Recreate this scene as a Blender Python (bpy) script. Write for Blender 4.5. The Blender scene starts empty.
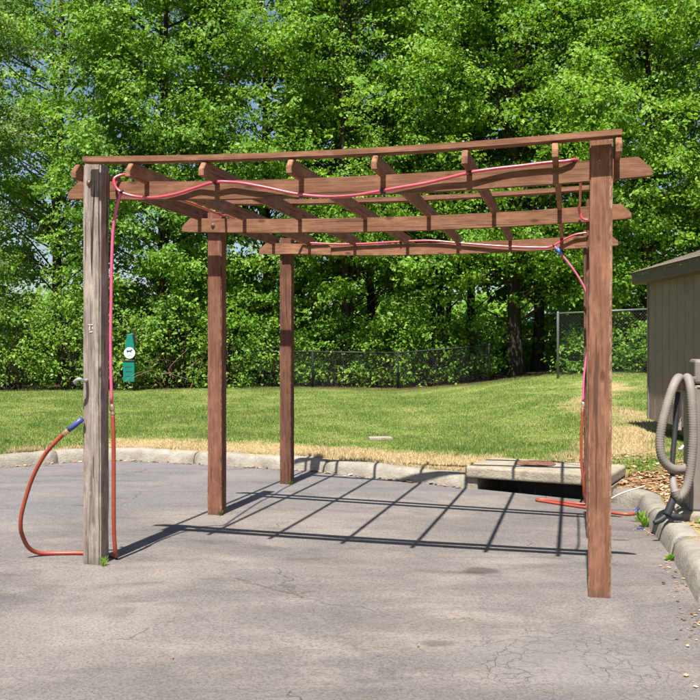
import bpy, bmesh, math, random
import numpy as np
from mathutils import Vector, Matrix
R = math.radians
random.seed(7)
rng = np.random.default_rng(11)
scn = bpy.context.scene

# ------------------------------------------------------------------ camera
cam_d = bpy.data.cameras.new("camera")
cam = bpy.data.objects.new("camera", cam_d)
scn.collection.objects.link(cam)
cam.location = (0, 0, 1.6)
cam.rotation_euler = (R(90), 0, 0)
cam_d.sensor_width = 36
cam_d.lens = 935.38 / 700 * 36
cam_d.shift_y = -6.6 / 700
cam_d.clip_start = 0.05
cam_d.clip_end = 3000
scn.camera = cam

# ------------------------------------------------------------------ sky and sun
SUN_EL = 62.0
YAW = 0.2313                      # the pergola's turn, and the sun's heading, clockwise from +Y
w = bpy.data.worlds.new("World")
scn.world = w
w.use_nodes = True
nt = w.node_tree
nt.nodes.clear()
sky = nt.nodes.new("ShaderNodeTexSky")
sky.sky_type = 'NISHITA'
sky.sun_disc = False
sky.sun_elevation = R(SUN_EL)
sky.sun_rotation = math.pi + YAW
sky.air_density = 1.0
sky.dust_density = 1.0
sky.ozone_density = 1.2
bg = nt.nodes.new("ShaderNodeBackground")
bg.inputs[1].default_value = 0.054
wo = nt.nodes.new("ShaderNodeOutputWorld")
nt.links.new(sky.outputs[0], bg.inputs[0])
nt.links.new(bg.outputs[0], wo.inputs[0])

sd = bpy.data.lights.new("sun", 'SUN')
sd.energy = 5.0
sd.angle = R(0.55)
sd.color = (1.0, 0.955, 0.885)
so = bpy.data.objects.new("sun", sd)
scn.collection.objects.link(so)
travel = Vector((math.sin(YAW) * math.cos(R(SUN_EL)), math.cos(YAW) * math.cos(R(SUN_EL)), -math.sin(R(SUN_EL))))
so.rotation_euler = travel.to_track_quat('-Z', 'Y').to_euler()
so.location = (-6, -20, 30)

vs = scn.view_settings
vs.view_transform = 'Standard'
vs.look = 'None'
vs.gamma = 1.0
vs.exposure = 1.22
vs.use_curve_mapping = False
scn.cycles.max_bounces = 5
scn.cycles.diffuse_bounces = 3
scn.cycles.glossy_bounces = 2
scn.cycles.transmission_bounces = 3
scn.cycles.adaptive_threshold = 0.025
scn.cycles.use_denoising = True

# ------------------------------------------------------------------ helpers
COL = scn.collection


def tag(o, label=None, cat=None, group=None, kind=None):
    if label: o['label'] = label
    if cat: o['category'] = cat
    if group: o['group'] = group
    if kind: o['kind'] = kind
    return o


def empty(name, loc=(0, 0, 0), rz=0):
    o = bpy.data.objects.new(name, None)
    COL.objects.link(o)
    o.location = loc
    o.rotation_euler = (0, 0, rz)
    o.empty_display_size = 0.2
    return o


def link(name, me, mat, parent=None, loc=None, rot=None):
    o = bpy.data.objects.new(name, me)
    COL.objects.link(o)
    if mat is not None and len(me.materials) == 0:
        me.materials.append(mat)
    if parent is not None:
        o.parent = parent
    if loc is not None: o.location = loc
    if rot is not None: o.rotation_euler = rot
    return o


def np_mesh(name, V, F, attrs=None, smooth=False):
    """mesh from vertex array and (n,3) or (n,4) faces"""
    me = bpy.data.meshes.new(name)
    V = np.asarray(V, np.float32); F = np.asarray(F, np.int32)
    k = F.shape[1]
    me.vertices.add(len(V)); me.vertices.foreach_set("co", V.ravel())
    me.loops.add(F.size); me.loops.foreach_set("vertex_index", F.ravel())
    me.polygons.add(len(F))
    me.polygons.foreach_set("loop_start", np.arange(0, F.size, k, dtype=np.int32))
    if smooth:
        me.polygons.foreach_set("use_smooth", np.ones(len(F), bool))
    for an, av in (attrs or {}).items():
        a = me.attributes.new(an, 'FLOAT', 'POINT')
        a.data.foreach_set("value", np.asarray(av, np.float32))
    me.update(calc_edges=True)
    return me


def bm_mesh(name, bm, smooth=False, bevel=0, segs=2):
    if bevel:
        bmesh.ops.bevel(bm, geom=[e for e in bm.edges], offset=bevel, segments=segs, affect='EDGES', profile=0.5)
    bmesh.ops.recalc_face_normals(bm, faces=bm.faces)
    me = bpy.data.meshes.new(name)
    bm.to_mesh(me); bm.free()
    if smooth:
        me.polygons.foreach_set("use_smooth", np.ones(len(me.polygons), bool))
    return me


def add_box(bm, c, s, rz=0):
    m = Matrix.Translation(Vector(c)) @ Matrix.Rotation(rz, 4, 'Z') @ Matrix.Diagonal((s[0], s[1], s[2], 1))
    return bmesh.ops.create_cube(bm, size=1, matrix=m)['verts']


def box(name, c, s, mat, parent=None, bevel=0.006, rz=0, loc=None):
    bm = bmesh.new(); add_box(bm, c, s, rz)
    return link(name, bm_mesh(name, bm, bevel=bevel), mat, parent, loc)


def prism(name, pts, depth, mat, parent=None, bevel=0.004, M=None):
    """pts in local XZ, extruded along Y centred"""
    bm = bmesh.new()
    a = [bm.verts.new((x, -depth / 2, z)) for x, z in pts]
    b = [bm.verts.new((x, depth / 2, z)) for x, z in pts]
    n = len(pts)
    bm.faces.new(a); bm.faces.new(b[::-1])
    for i in range(n):
        bm.faces.new((a[i], b[i], b[(i + 1) % n], a[(i + 1) % n]))
    me = bm_mesh(name, bm, bevel=bevel)
    o = link(name, me, mat, parent)
    if M is not None: o.matrix_local = M
    return o


def catmull(P, n=8):
    P = [np.array(p, float) for p in P]
    P = [2 * P[0] - P[1]] + P + [2 * P[-1] - P[-2]]
    out = []
    for i in range(1, len(P) - 2):
        p0, p1, p2, p3 = P[i - 1:i + 3]
        for t in np.linspace(0, 1, n, endpoint=False):
            out.append(.5 * ((2 * p1) + (-p0 + p2) * t + (2 * p0 - 5 * p1 + 4 * p2 - p3) * t * t + (-p0 + 3 * p1 - 3 * p2 + p3) * t ** 3))
    out.append(P[-2])
    return np.array(out)


def tube_arrays(P, r, sides=8, cap=True):
    P = np.asarray(P, float); n = len(P)
    r = np.broadcast_to(np.asarray(r, float), (n,))
    T = np.gradient(P, axis=0); T /= np.linalg.norm(T, axis=1)[:, None] + 1e-9
    up = np.array([0, 0, 1.0]) if abs(T[0][2]) < .9 else np.array([1.0, 0, 0])
    N = np.cross(T[0], up); N /= np.linalg.norm(N)
    V = []
    for i in range(n):
        N = N - T[i] * np.dot(N, T[i]); N /= np.linalg.norm(N) + 1e-9
        B = np.cross(T[i], N)
        a = np.arange(sides) * 2 * math.pi / sides
        V.append(P[i] + r[i] * (np.cos(a)[:, None] * N + np.sin(a)[:, None] * B))
    V = np.concatenate(V)
    F = []
    for i in range(n - 1):
        for j in range(sides):
            k = (j + 1) % sides
            F.append((i * sides + j, i * sides + k, (i + 1) * sides + k, (i + 1) * sides + j))
    if cap:
        c0 = len(V); V = np.vstack([V, P[0], P[-1]])
        for j in range(sides):
            k = (j + 1) % sides
            F.append((c0, k, j, j)); F.append((c0 + 1, (n - 1) * sides + j, (n - 1) * sides + k, (n - 1) * sides + k))
    return V, np.array(F)


def quads_mesh(name, V, F, smooth=True):
    me = bpy.data.meshes.new(name)
    me.from_pydata([tuple(v) for v in V], [], [tuple(dict.fromkeys(int(i) for i in f)) for f in F])
    if smooth: me.polygons.foreach_set("use_smooth", np.ones(len(me.polygons), bool))
    me.update()
    return me


def tube(name, P, r, mat, parent=None, sides=10, n=8, smooth_path=True):
    Q = catmull(P, n) if smooth_path else np.array(P, float)
    if smooth_path and not np.isscalar(r):
        r = np.interp(np.linspace(0, 1, len(Q)), np.linspace(0, 1, len(r)), r)
    V, F = tube_arrays(Q, r, sides)
    return link(name, quads_mesh(name, V, F), mat, parent)


def lathe(name, prof, mat, parent=None, sides=20, loc=None, rot=None):
    V = []; F = []
    for (r, z) in prof:
        for j in range(sides):
            a = 2 * math.pi * j / sides
            V.append((r * math.cos(a), r * math.sin(a), z))
    for i in range(len(prof) - 1):
        for j in range(sides):
            k = (j + 1) % sides
            F.append((i * sides + j, i * sides + k, (i + 1) * sides + k, (i + 1) * sides + j))
    F.append(tuple(range(sides))[::-1]); F.append(tuple((len(prof) - 1) * sides + j for j in range(sides)))
    me = bpy.data.meshes.new(name); me.from_pydata(V, [], F)
    me.update()
    return link(name, me, mat, parent, loc, rot)


# ------------------------------------------------------------------ materials
class NT:
    def __init__(s, name):
        s.m = bpy.data.materials.new(name); s.m.use_nodes = True
        s.t = s.m.node_tree; s.t.nodes.clear()
        s.out = s.n("ShaderNodeOutputMaterial")

    def n(s, typ, **kw):
        x = s.t.nodes.new(typ)
        for k, v in kw.items(): setattr(x, k, v)
        return x

    def l(s, a, b): s.t.links.new(a, b)

    def val(s, sock, v):
        if hasattr(v, 'is_output') or isinstance(v, bpy.types.NodeSocket): s.l(v, sock)
        else: sock.default_value = v

    def coord(s, kind='Object', scale=(1, 1, 1), rnd=False):
        tc = s.n("ShaderNodeTexCoord"); mp = s.n("ShaderNodeMapping")
        mp.inputs['Scale'].default_value = scale
        s.l(tc.outputs[kind], mp.inputs[0])
        if rnd:
            oi = s.n("ShaderNodeObjectInfo"); mm = s.n("ShaderNodeMath", operation='MULTIPLY'); mm.inputs[1].default_value = 37.0
            s.l(oi.outputs['Random'], mm.inputs[0])
            cx = s.n("ShaderNodeCombineXYZ")
            for i in range(3): s.l(mm.outputs[0], cx.inputs[i])
            s.l(cx.outputs[0], mp.inputs['Location'])
        return mp.outputs[0]

    def pos(s, scale=(1, 1, 1)):
        g = s.n("ShaderNodeNewGeometry"); mp = s.n("ShaderNodeMapping"); mp.inputs['Scale'].default_value = scale
        s.l(g.outputs['Position'], mp.inputs[0]); return mp.outputs[0]

    def noise(s, vec, scale, detail=4, rough=.55, dist=0):
        x = s.n("ShaderNodeTexNoise"); x.inputs['Scale'].default_value = scale; x.inputs['Detail'].default_value = detail
        x.inputs['Roughness'].default_value = rough; x.inputs['Distortion'].default_value = dist
        s.l(vec, x.inputs['Vector']); return x.outputs['Fac']

    def voro(s, vec, scale, feature='F1', out='Distance'):
        x = s.n("ShaderNodeTexVoronoi", feature=feature); x.inputs['Scale'].default_value = scale
        s.l(vec, x.inputs['Vector']); return x.outputs[out]

    def ramp(s, fac, stops):
        x = s.n("ShaderNodeValToRGB"); e = x.color_ramp.elements
        while len(e) < len(stops): e.new(.5)
        for i, (p, c) in enumerate(stops):
            e[i].position = p
            e[i].color = (c, c, c, 1) if np.isscalar(c) else (*c, 1)
        s.l(fac, x.inputs[0]); return x.outputs[0]

    def mix(s, fac, a, b, blend='MIX'):
        x = s.n("ShaderNodeMix", data_type='RGBA', blend_type=blend)
        s.val(x.inputs[0], fac)
        for sock, v in ((x.inputs[6], a), (x.inputs[7], b)):
            if isinstance(v, bpy.types.NodeSocket): s.l(v, sock)
            else: sock.default_value = (*v, 1)
        return x.outputs[2]

    def math(s, op, a, b=0.0, c=None):
        x = s.n("ShaderNodeMath", operation=op); s.val(x.inputs[0], a); s.val(x.inputs[1], b)
        if c is not None: s.val(x.inputs[2], c)
        return x.outputs[0]

    def maprange(s, v, a, b, c=0.0, d=1.0):
        x = s.n("ShaderNodeMapRange"); s.l(v, x.inputs[0])
        for i, q in enumerate((a, b, c, d)): x.inputs[i + 1].default_value = q
        return x.outputs[0]

    def attr(s, name):
        x = s.n("ShaderNodeAttribute"); x.attribute_name = name; return x.outputs['Fac']

    def rand(s):
        return s.n("ShaderNodeObjectInfo").outputs['Random']

    def bump(s, h, strength=.4, dist=.01, normal=None):
        x = s.n("ShaderNodeBump"); x.inputs['Strength'].default_value = strength; x.inputs['Distance'].default_value = dist
        s.l(h, x.inputs['Height'])
        if normal is not None: s.l(normal, x.inputs['Normal'])
        return x.outputs[0]

    def bsdf(s, color, rough=.8, bump=None, metal=0.0, spec=.3):
        p = s.n("ShaderNodeBsdfPrincipled")
        if isinstance(color, bpy.types.NodeSocket): s.l(color, p.inputs['Base Color'])
        else: p.inputs['Base Color'].default_value = (*color, 1)
        s.val(p.inputs['Roughness'], rough); p.inputs['Metallic'].default_value = metal
        p.inputs['Specular IOR Level'].default_value = spec
        if bump is not None: s.l(bump, p.inputs['Normal'])
        return p.outputs[0]

    def done(s, sh):
        s.l(sh, s.out.inputs[0]); return s.m


def m_plain(name, c, rough=.6, metal=0.0, var=.15, scale=12.0, bump=.1, spec=.3):
    t = NT(name); v = t.coord(rnd=True)
    nz = t.noise(v, scale, 5)
    dk = tuple(x * (1 - var) for x in c); lt = tuple(min(1, x * (1 + var)) for x in c)
    col = t.ramp(nz, [(.3, dk), (.7, lt)])
    nb = t.noise(v, scale * 6, 3)
    return t.done(t.bsdf(col, rough, t.bump(nb, bump, .004), metal, spec))


def m_wood(name, dark, mid, light, chip=None, half=.07, knots=True, gap=.35, bump=.5):
    """grain along local X"""
    t = NT(name)
    v = t.coord(scale=(1.5, 30, 30), rnd=True)
    v2 = t.coord(scale=(9.0, 150, 150), rnd=True)
    v3 = t.coord(scale=(1, 1, 1), rnd=True)
    g = t.noise(v, 1.6, 5, .6, .6)
    fine = t.noise(v2, 1.0, 3, .6)
    col = t.ramp(g, [(.28, dark), (.5, mid), (.72, light)])
    col = t.mix(t.maprange(fine, .42, .66, 0, .48), col, tuple(x * .5 for x in mid))
    # faded, blotchy stain
    bl = t.noise(t.coord(scale=(1, 2.2, 2.2), rnd=True), 4.5, 6, .7)
    col = t.mix(t.maprange(bl, .48, .7, 0, .6), col, tuple(min(1, x * 1.3) for x in light))
    # dark drying checks
    chk = t.noise(t.coord(scale=(.9, 34, 34), rnd=True), 1.0, 2, .5, .3)
    ck = t.maprange(chk, .64, .67, 0, 1)
    col = t.mix(t.math('MULTIPLY', ck, gap * 1.6), col, tuple(x * .22 for x in dark))
    hgt = t.math('SUBTRACT', t.math('ADD', t.math('MULTIPLY', g, .5), t.math('MULTIPLY', fine, .5)), t.math('MULTIPLY', ck, .6))
    if knots:
        kv = t.coord(scale=(2.6, 6, 6), rnd=True)
        k = t.math('ADD', t.voro(kv, 1.0), t.math('MULTIPLY', fine, .06))
        kk = t.maprange(k, .09, .16, 1, 0)
        col = t.mix(t.math('MULTIPLY', kk, .75), col, tuple(x * .45 for x in dark))
    if chip is not None:
        tc = t.n("ShaderNodeTexCoord"); sx = t.n("ShaderNodeSeparateXYZ"); t.l(tc.outputs['Object'], sx.inputs[0])
        e = t.math('MINIMUM', t.math('ABSOLUTE', sx.outputs[1]), t.math('ABSOLUTE', sx.outputs[2]))
        em = t.maprange(e, half - .013, half - .003, 0, 1)
        cn = t.noise(t.coord(scale=(12, 30, 30), rnd=True), 1.6, 4, .7)
        col = t.mix(t.math('MULTIPLY', em, t.maprange(cn, .5, .56, 0, .75)), col, chip)
        # scuffed, damp foot
        ft = t.maprange(t.math('ADD', sx.outputs[0], t.math('MULTIPLY', cn, .16)), .09, .2, .8, 0)
        col = t.mix(ft, col, tuple(x * .5 + .03 for x in dark))
    hs = t.n("ShaderNodeHueSaturation"); t.l(col, hs.inputs['Color'])
    t.l(t.maprange(t.rand(), 0, 1, .78, 1.16), hs.inputs['Value'])
    return t.done(t.bsdf(hs.outputs[0], .8, t.bump(hgt, bump, .004), spec=.25))


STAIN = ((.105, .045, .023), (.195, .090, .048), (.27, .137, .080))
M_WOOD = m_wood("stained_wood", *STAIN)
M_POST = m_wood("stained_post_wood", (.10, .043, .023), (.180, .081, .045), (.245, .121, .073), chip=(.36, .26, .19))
M_POSTD = m_wood("darker_post_wood", (.075, .030, .018), (.135, .057, .034), (.195, .088, .056), chip=(.30, .19, .13))  # darker set of the post tones, for the middle and rear posts
M_GREY = m_wood("weathered_wood", (.085, .064, .053), (.215, .172, .145), (.36, .30, .255), chip=(.42, .34, .25), gap=.6, bump=.9)

# ------------------------------------------------------------------ pergola frame and terrain shape
O = np.array([-1.8997, 6.757])
U = np.array([math.cos(YAW), -math.sin(YAW)])
Vd = np.array([math.sin(YAW), math.cos(YAW)])


def W(u, v, z):
    p = O + u * U + v * Vd
    return Vector((p[0], p[1], z))


def asph(X, Y):
    X = np.asarray(X, float); Y = np.asarray(Y, float)
    dx = X - O[0]; dy = Y - O[1]
    uu = np.clip(dx * U[0] + dy * U[1], 0, 4.2); vv = np.clip(dx * Vd[0] + dy * Vd[1], 0, 6.6)
    return np.maximum(-.003 * uu - .018 * vv - .006 * uu * vv, -.21) + .006 * np.sin(X * .9 + 1) * np.sin(Y * .7)


KERB = [(-34, -9), (-22, -.2), (-12, 7.0), (-8.6, 9.5), (-6.3, 11.35), (-5.0, 12.5), (-4.45, 13.05), (-3.95, 13.5), (-3.4, 13.68), (-2.8, 13.55),
        (-1.38, 12.92), (0.1, 12.14), (1.5, 11.37), (2.69, 10.80), (3.02, 10.63), (3.14, 10.28), (3.03, 9.75), (2.90, 9.2), (2.62, 7.8), (2.385, 6.75), (2.13, 5.7), (1.2, 1.9), (0.2, -2.2), (-2.2, -12)]
KP = catmull([(x, y, 0) for x, y in KERB], 14)[:, :2]
A_IN = np.array([1.50, 11.37]); B_IN = np.array([2.90, 10.66])          # drain inlet face
E_IN = (B_IN - A_IN) / np.linalg.norm(B_IN - A_IN); N_IN = np.array([-E_IN[1], E_IN[0]])
L_IN = np.linalg.norm(B_IN - A_IN)


def sdist(X, Y):
    """signed distance to the kerb's road face: positive on the lawn"""
    P = np.stack([np.ravel(X), np.ravel(Y)], 1)
    a = KP[:-1]; b = KP[1:]; ab = b - a; L2 = (ab ** 2).sum(1)
    best = np.full(len(P), 1e18); sg = np.ones(len(P))
    for i in range(len(a)):
        ap = P - a[i]
        t = np.clip((ap @ ab[i]) / L2[i], 0, 1)
        q = ap - t[:, None] * ab[i]
        d = (q ** 2).sum(1)
        m = d < best - 1e-12
        cr = ab[i][0] * ap[:, 1] - ab[i][1] * ap[:, 0]
        best[m] = d[m]; sg[m] = np.where(cr[m] >= 0, 1, -1)
    return (np.sqrt(best) * sg).reshape(np.shape(X))


def sstep(a, b, x):
    t = np.clip((np.asarray(x, float) - a) / (b - a), 0, 1)
    return t * t * (3 - 2 * t)


def lawn(X, Y, d=None):
    X = np.asarray(X, float); Y = np.asarray(Y, float)
    if d is None: d = sdist(X, Y)
    edge = asph(X, Y) + .16
    z = .10 + .004 * np.clip(Y - 12, 0, 30) + .52 * sstep(1.5, 8, X) * sstep(12, 28, Y) + .16 * sstep(0, 2.5, d) * sstep(2.5, 4.5, X) * sstep(30, 14, Y)
    z = z + .03 * np.sin(X * .55 + .4) * np.sin(Y * .38) * sstep(.5, 4, d)
    far = 2.1 * sstep(40, 57, Y) + .012 * np.clip(Y - 70, 0, 400)
    return edge + (z - edge) * sstep(0.15, 1.6, d) + far


# ------------------------------------------------------------------ ground materials
def m_lawn():
    t = NT("lawn_grass"); p = t.pos()
    dry = t.attr("dry")
    big = t.noise(p, .35, 4, .6); med = t.noise(p, 2.2, 5, .65); fine = t.noise(p, 34, 4, .7)
    g = t.ramp(fine, [(.3, (.07, .11, .018)), (.55, (.17, .23, .045)), (.75, (.30, .33, .09))])
    g = t.mix(t.maprange(med, .42, .68, 0, .7), g, (.34, .31, .13))
    straw = t.ramp(fine, [(.3, (.20, .14, .065)), (.55, (.42, .32, .16)), (.75, (.56, .45, .26))])
    dm = t.maprange(t.math('ADD', dry, t.math('MULTIPLY', t.math('SUBTRACT', med, .5), .9)), .35, .65, 0, 1)
    c = t.mix(dm, g, straw)
    mul = t.attr("mulch")
    chips = t.voro(p, 26, out='Color')
    mc = t.mix(.75, (.20, .115, .06), t.ramp(t.noise(p, 60, 3), [(.3, (.07, .035, .018)), (.5, (.27, .16, .085)), (.7, (.5, .36, .22))]))
    mm = t.maprange(t.math('ADD', mul, t.math('MULTIPLY', t.math('SUBTRACT', med, .5), .8)), .4, .6, 0, 1)
    c = t.mix(mm, c, mc)
    wd = t.attr("litter")
    c = t.mix(wd, c, t.ramp(fine, [(.3, (.03, .02, .01)), (.7, (.13, .085, .045))]))
    b = t.bump(fine, .9, .04)
    return t.done(t.bsdf(c, .95, b, spec=.1))


def m_blade():
    t = NT("grass_blade"); p = t.pos()
    dry = t.attr("dry"); tint = t.attr("tint")
    med = t.noise(p, 2.2, 5, .65)
    g = t.ramp(tint, [(0, (.042, .105, .016)), (.5, (.108, .20, .036)), (1, (.24, .305, .08))])
    g = t.mix(t.maprange(med, .42, .68, 0, .7), g, (.27, .29, .10))
    s = t.ramp(tint, [(0, (.34, .25, .12)), (1, (.68, .56, .34))])
    dm = t.maprange(t.math('ADD', dry, t.math('MULTIPLY', t.math('SUBTRACT', med, .5), .9)), .35, .65, 0, 1)
    c = t.mix(dm, g, s)
    d = t.bsdf(c, .7, spec=.15)
    tr = t.n("ShaderNodeBsdfTranslucent"); t.l(c, tr.inputs[0])
    mx = t.n("ShaderNodeMixShader"); mx.inputs[0].default_value = .3
    t.l(d, mx.inputs[1]); t.l(tr.outputs[0], mx.inputs[2])
    return t.done(mx.outputs[0])


def m_asphalt():
    t = NT("worn_asphalt"); p = t.pos()
    wide = t.pos((.5, 1.0, 1))
    big = t.noise(wide, .38, 5, .62, .6); med = t.noise(wide, 1.5, 7, .68, .7); fine = t.noise(p, 55, 4, .65); grit = t.noise(p, 170, 2, .6)
    c = t.ramp(big, [(.36, (.052, .047, .050)), (.47, (.080, .072, .073)), (.57, (.112, .100, .096)), (.66, (.142, .124, .113))])
    c = t.mix(t.maprange(med, .47, .63, 0, .65), c, (.152, .131, .115))
    c = t.mix(t.maprange(t.noise(t.pos((.5, 1.0, 1)), .55, 6, .62, 1.2), .46, .60, 0, .7), c, (.060, .055, .057))
    # cooler sealed surface over the left back of the lot
    sep = t.n("ShaderNodeSeparateXYZ"); t.l(p, sep.inputs[0])
    band = t.math('SUBTRACT', t.math('ADD', sep.outputs[1], t.math('MULTIPLY', sep.outputs[0], -.55)), t.math('MULTIPLY', med, 1.6))
    c = t.mix(t.maprange(band, 8.6, 9.8, 0, .7), c, (.085, .087, .098))
    wear = t.ramp(t.noise(t.pos((.8, 1.0, 1)), .8, 6, .6, 1.6), [(.34, (1.12, 1.10, 1.07)), (.47, (1.38, 1.34, 1.28)), (.56, (1.62, 1.56, 1.47)), (.66, (1.86, 1.77, 1.64))])
    c = t.mix(1.0, c, wear, 'MULTIPLY')
    c = t.mix(.16, c, (.20, .185, .17))
    tan = t.maprange(t.noise(t.pos((.7, 1.0, 1)), 1.1, 6, .66, 1.0), .54, .68, 0, .5)
    c = t.mix(tan, c, (.225, .19, .165))
    # aggregate
    ag = t.voro(p, 95, out='Color'); bw = t.n("ShaderNodeRGBToBW"); t.l(ag, bw.inputs[0])
    c = t.mix(t.maprange(bw.outputs[0], .3, .9, 0, .45), c, t.mix(.35, c, (.36, .32, .29)))
    c = t.mix(t.maprange(fine, .47, .64, 0, .5), c, (.036, .033, .034))
    c = t.mix(t.maprange(grit, .55, .66, 0, .5), c, (.29, .26, .235))
    # oil drips and tyre scuffs
    oil = t.noise(t.pos((.8, 1.3, 1)), 1.35, 2, .5, .6)
    c = t.mix(t.maprange(oil, .68, .75, 0, .6), c, (.03, .027, .028))
    sc = t.noise(t.pos((.45, 1.25, 1)), 1.3, 6, .68, 1.4)
    c = t.mix(t.maprange(sc, .55, .68, 0, .45), c, (.055, .050, .053))
    sv = t.n("ShaderNodeTexNoise"); sv.inputs['Scale'].default_value = 3.5; sv.inputs['Detail'].default_value = 4; t.l(p, sv.inputs['Vector'])
    for (sx_, sy_, ra, rb, k_, soft, col_) in ((.95, 6.72, .15, .13, .6, .35, (.035, .031, .03)), (.45, 5.03, .13, .07, .5, .5, (.04, .036, .035)), (-.68, 7.42, .30, .16, .5, .7, (.045, .04, .04)), (-.1, 5.5, 1.5, .42, .42, .9, (.06, .055, .06)), (-.9, 4.55, 1.5, .5, .4, .9, (.058, .053, .057)), (.5, 4.2, .9, .35, .35, .9, (.06, .055, .06))):
        a_ = t.math('MULTIPLY', t.math('SUBTRACT', t.math('ADD', sep.outputs[0], t.math('MULTIPLY', t.math('SUBTRACT', sv.outputs['Fac'], .5), ra * 1.6)), sx_), 1 / ra)
        b_ = t.math('MULTIPLY', t.math('SUBTRACT', t.math('ADD', sep.outputs[1], t.math('MULTIPLY', t.math('SUBTRACT', med, .5), rb * 2.6)), sy_), 1 / rb)
        d_ = t.math('SQRT', t.math('ADD', t.math('MULTIPLY', a_, a_), t.math('MULTIPLY', b_, b_)))
        c = t.mix(t.maprange(d_, 1 - soft, 1.0, k_, 0), c, col_)
    # fine crazing in the right foreground and stray hairlines
    wob = t.n("ShaderNodeTexNoise"); wob.inputs['Scale'].default_value = 6; wob.inputs['Detail'].default_value = 4; t.l(p, wob.inputs['Vector'])
    wv = t.n("ShaderNodeVectorMath", operation='MULTIPLY_ADD'); t.l(wob.outputs['Color'], wv.inputs[0]); wv.inputs[1].default_value = (.3, .3, 0); t.l(p, wv.inputs[2])
    cr = t.voro(wv.outputs[0], 9.0, feature='DISTANCE_TO_EDGE')
    dx = t.math('POWER', t.math('MULTIPLY', t.math('SUBTRACT', sep.outputs[0], 1.05), 1.0), 2.0)
    dy = t.math('POWER', t.math('MULTIPLY', t.math('SUBTRACT', sep.outputs[1], 4.75), 1.2), 2.0)
    zone = t.maprange(t.math('ADD', t.math('ADD', dx, dy), t.math('MULTIPLY', med, 1.0)), .5, 1.05, 1, 0)
    crk = t.math('MULTIPLY', t.math('MULTIPLY', t.maprange(cr, .008, .035, 1, 0), zone), t.maprange(t.noise(p, 3.2, 3), .4, .6, .1, 1))
    c = t.mix(t.math('MULTIPLY', zone, .35), c, (.19, .178, .168))
    c = t.mix(t.math('MULTIPLY', crk, .15), c, (.045, .042, .042))
    cr2 = t.voro(wv.outputs[0], .5, feature='DISTANCE_TO_EDGE')
    k2 = t.math('MULTIPLY', t.maprange(cr2, .001, .0035, 1, 0), t.maprange(t.noise(p, 1.1, 4), .52, .58, 0, 1))
    c = t.mix(t.math('MULTIPLY', k2, .25), c, (.04, .037, .037))
    h = t.math('ADD', t.math('MULTIPLY', fine, .6), t.math('MULTIPLY', bw.outputs[0], .4))
    h = t.math('SUBTRACT', h, t.math('MULTIPLY', t.math('MAXIMUM', crk, k2), .8))
    return t.done(t.bsdf(c, t.maprange(fine, .3, .7, .75, .95), t.bump(h, 1.0, .010), spec=.25))


def m_concrete(name, a=(.20, .18, .148), b=(.31, .282, .235), dirt=.6):
    t = NT(name); p = t.pos()
    n1 = t.noise(p, 2.4, 6, .65); n2 = t.noise(p, 40, 4, .7); n3 = t.noise(p, 7, 5, .7, .5)
    c = t.ramp(n1, [(.3, a), (.7, b)])
    c = t.mix(t.maprange(n3, .48, .68, 0, dirt), c, (.15, .125, .095))
    c = t.mix(t.maprange(t.noise(t.pos((1, 1, 3)), 1.1, 5, .7, 1.5), .56, .68, 0, .5), c, (.12, .105, .085))
    c = t.mix(t.maprange(n2, .55, .75, 0, .5), c, (.25, .22, .18))
    hs = t.n("ShaderNodeHueSaturation"); t.l(c, hs.inputs['Color']); t.l(t.maprange(t.rand(), 0, 1, .88, 1.1), hs.inputs['Value'])
    return t.done(t.bsdf(hs.outputs[0], .9, t.bump(t.math('ADD', n2, n3), .9, .014), spec=.2))


M_LAWN = m_lawn(); M_BLADE = m_blade(); M_ASPH = m_asphalt()
M_KERB = m_concrete("kerb_concrete"); M_SLAB = m_concrete("slab_concrete", (.235, .205, .155), (.335, .295, .23), .5)
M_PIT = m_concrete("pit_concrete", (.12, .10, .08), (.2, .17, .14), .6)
M_ROAD = m_concrete("pale_road", (.5, .47, .42), (.62, .58, .53), .2)


# ------------------------------------------------------------------ ground, asphalt, kerb
def axis(*spans):
    out = [np.arange(a, b, s) for a, b, s in spans]
    return np.unique(np.round(np.concatenate(out), 4))


def dry_mulch(X, Y, d):
    dry = sstep(1.9, .3, d) * .95 * sstep(4.2, 2.6, np.abs(X + .6)) + .3 * sstep(.6, .1, d) + .16 * sstep(15, 24, Y) + .12 * np.sin(Y * 1.1 + .5 * np.sin(X * .6)) * np.sin(X * .33 + 1)
    dry = dry + .30 * sstep(2.2, 4.2, X) * sstep(20, 12, Y) + .12 * sstep(4, 8, X)
    tx = 3.75 + .21 * (Y - 12.5) + .35 * np.sin(Y * .9)
    trail = sstep(1.0, .2, np.abs(X - tx)) * sstep(11.3, 12.6, Y) * sstep(27, 22, Y)
    dry = dry + .42 * trail
    mulch = sstep(2.85, 3.25, X + .03 * (Y - 8)) * sstep(12.0, 10.8, Y) * sstep(.05, .3, d)
    mulch = np.maximum(mulch, .36 * trail)
    return np.clip(dry, 0, 1), np.clip(mulch, 0, 1)


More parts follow.
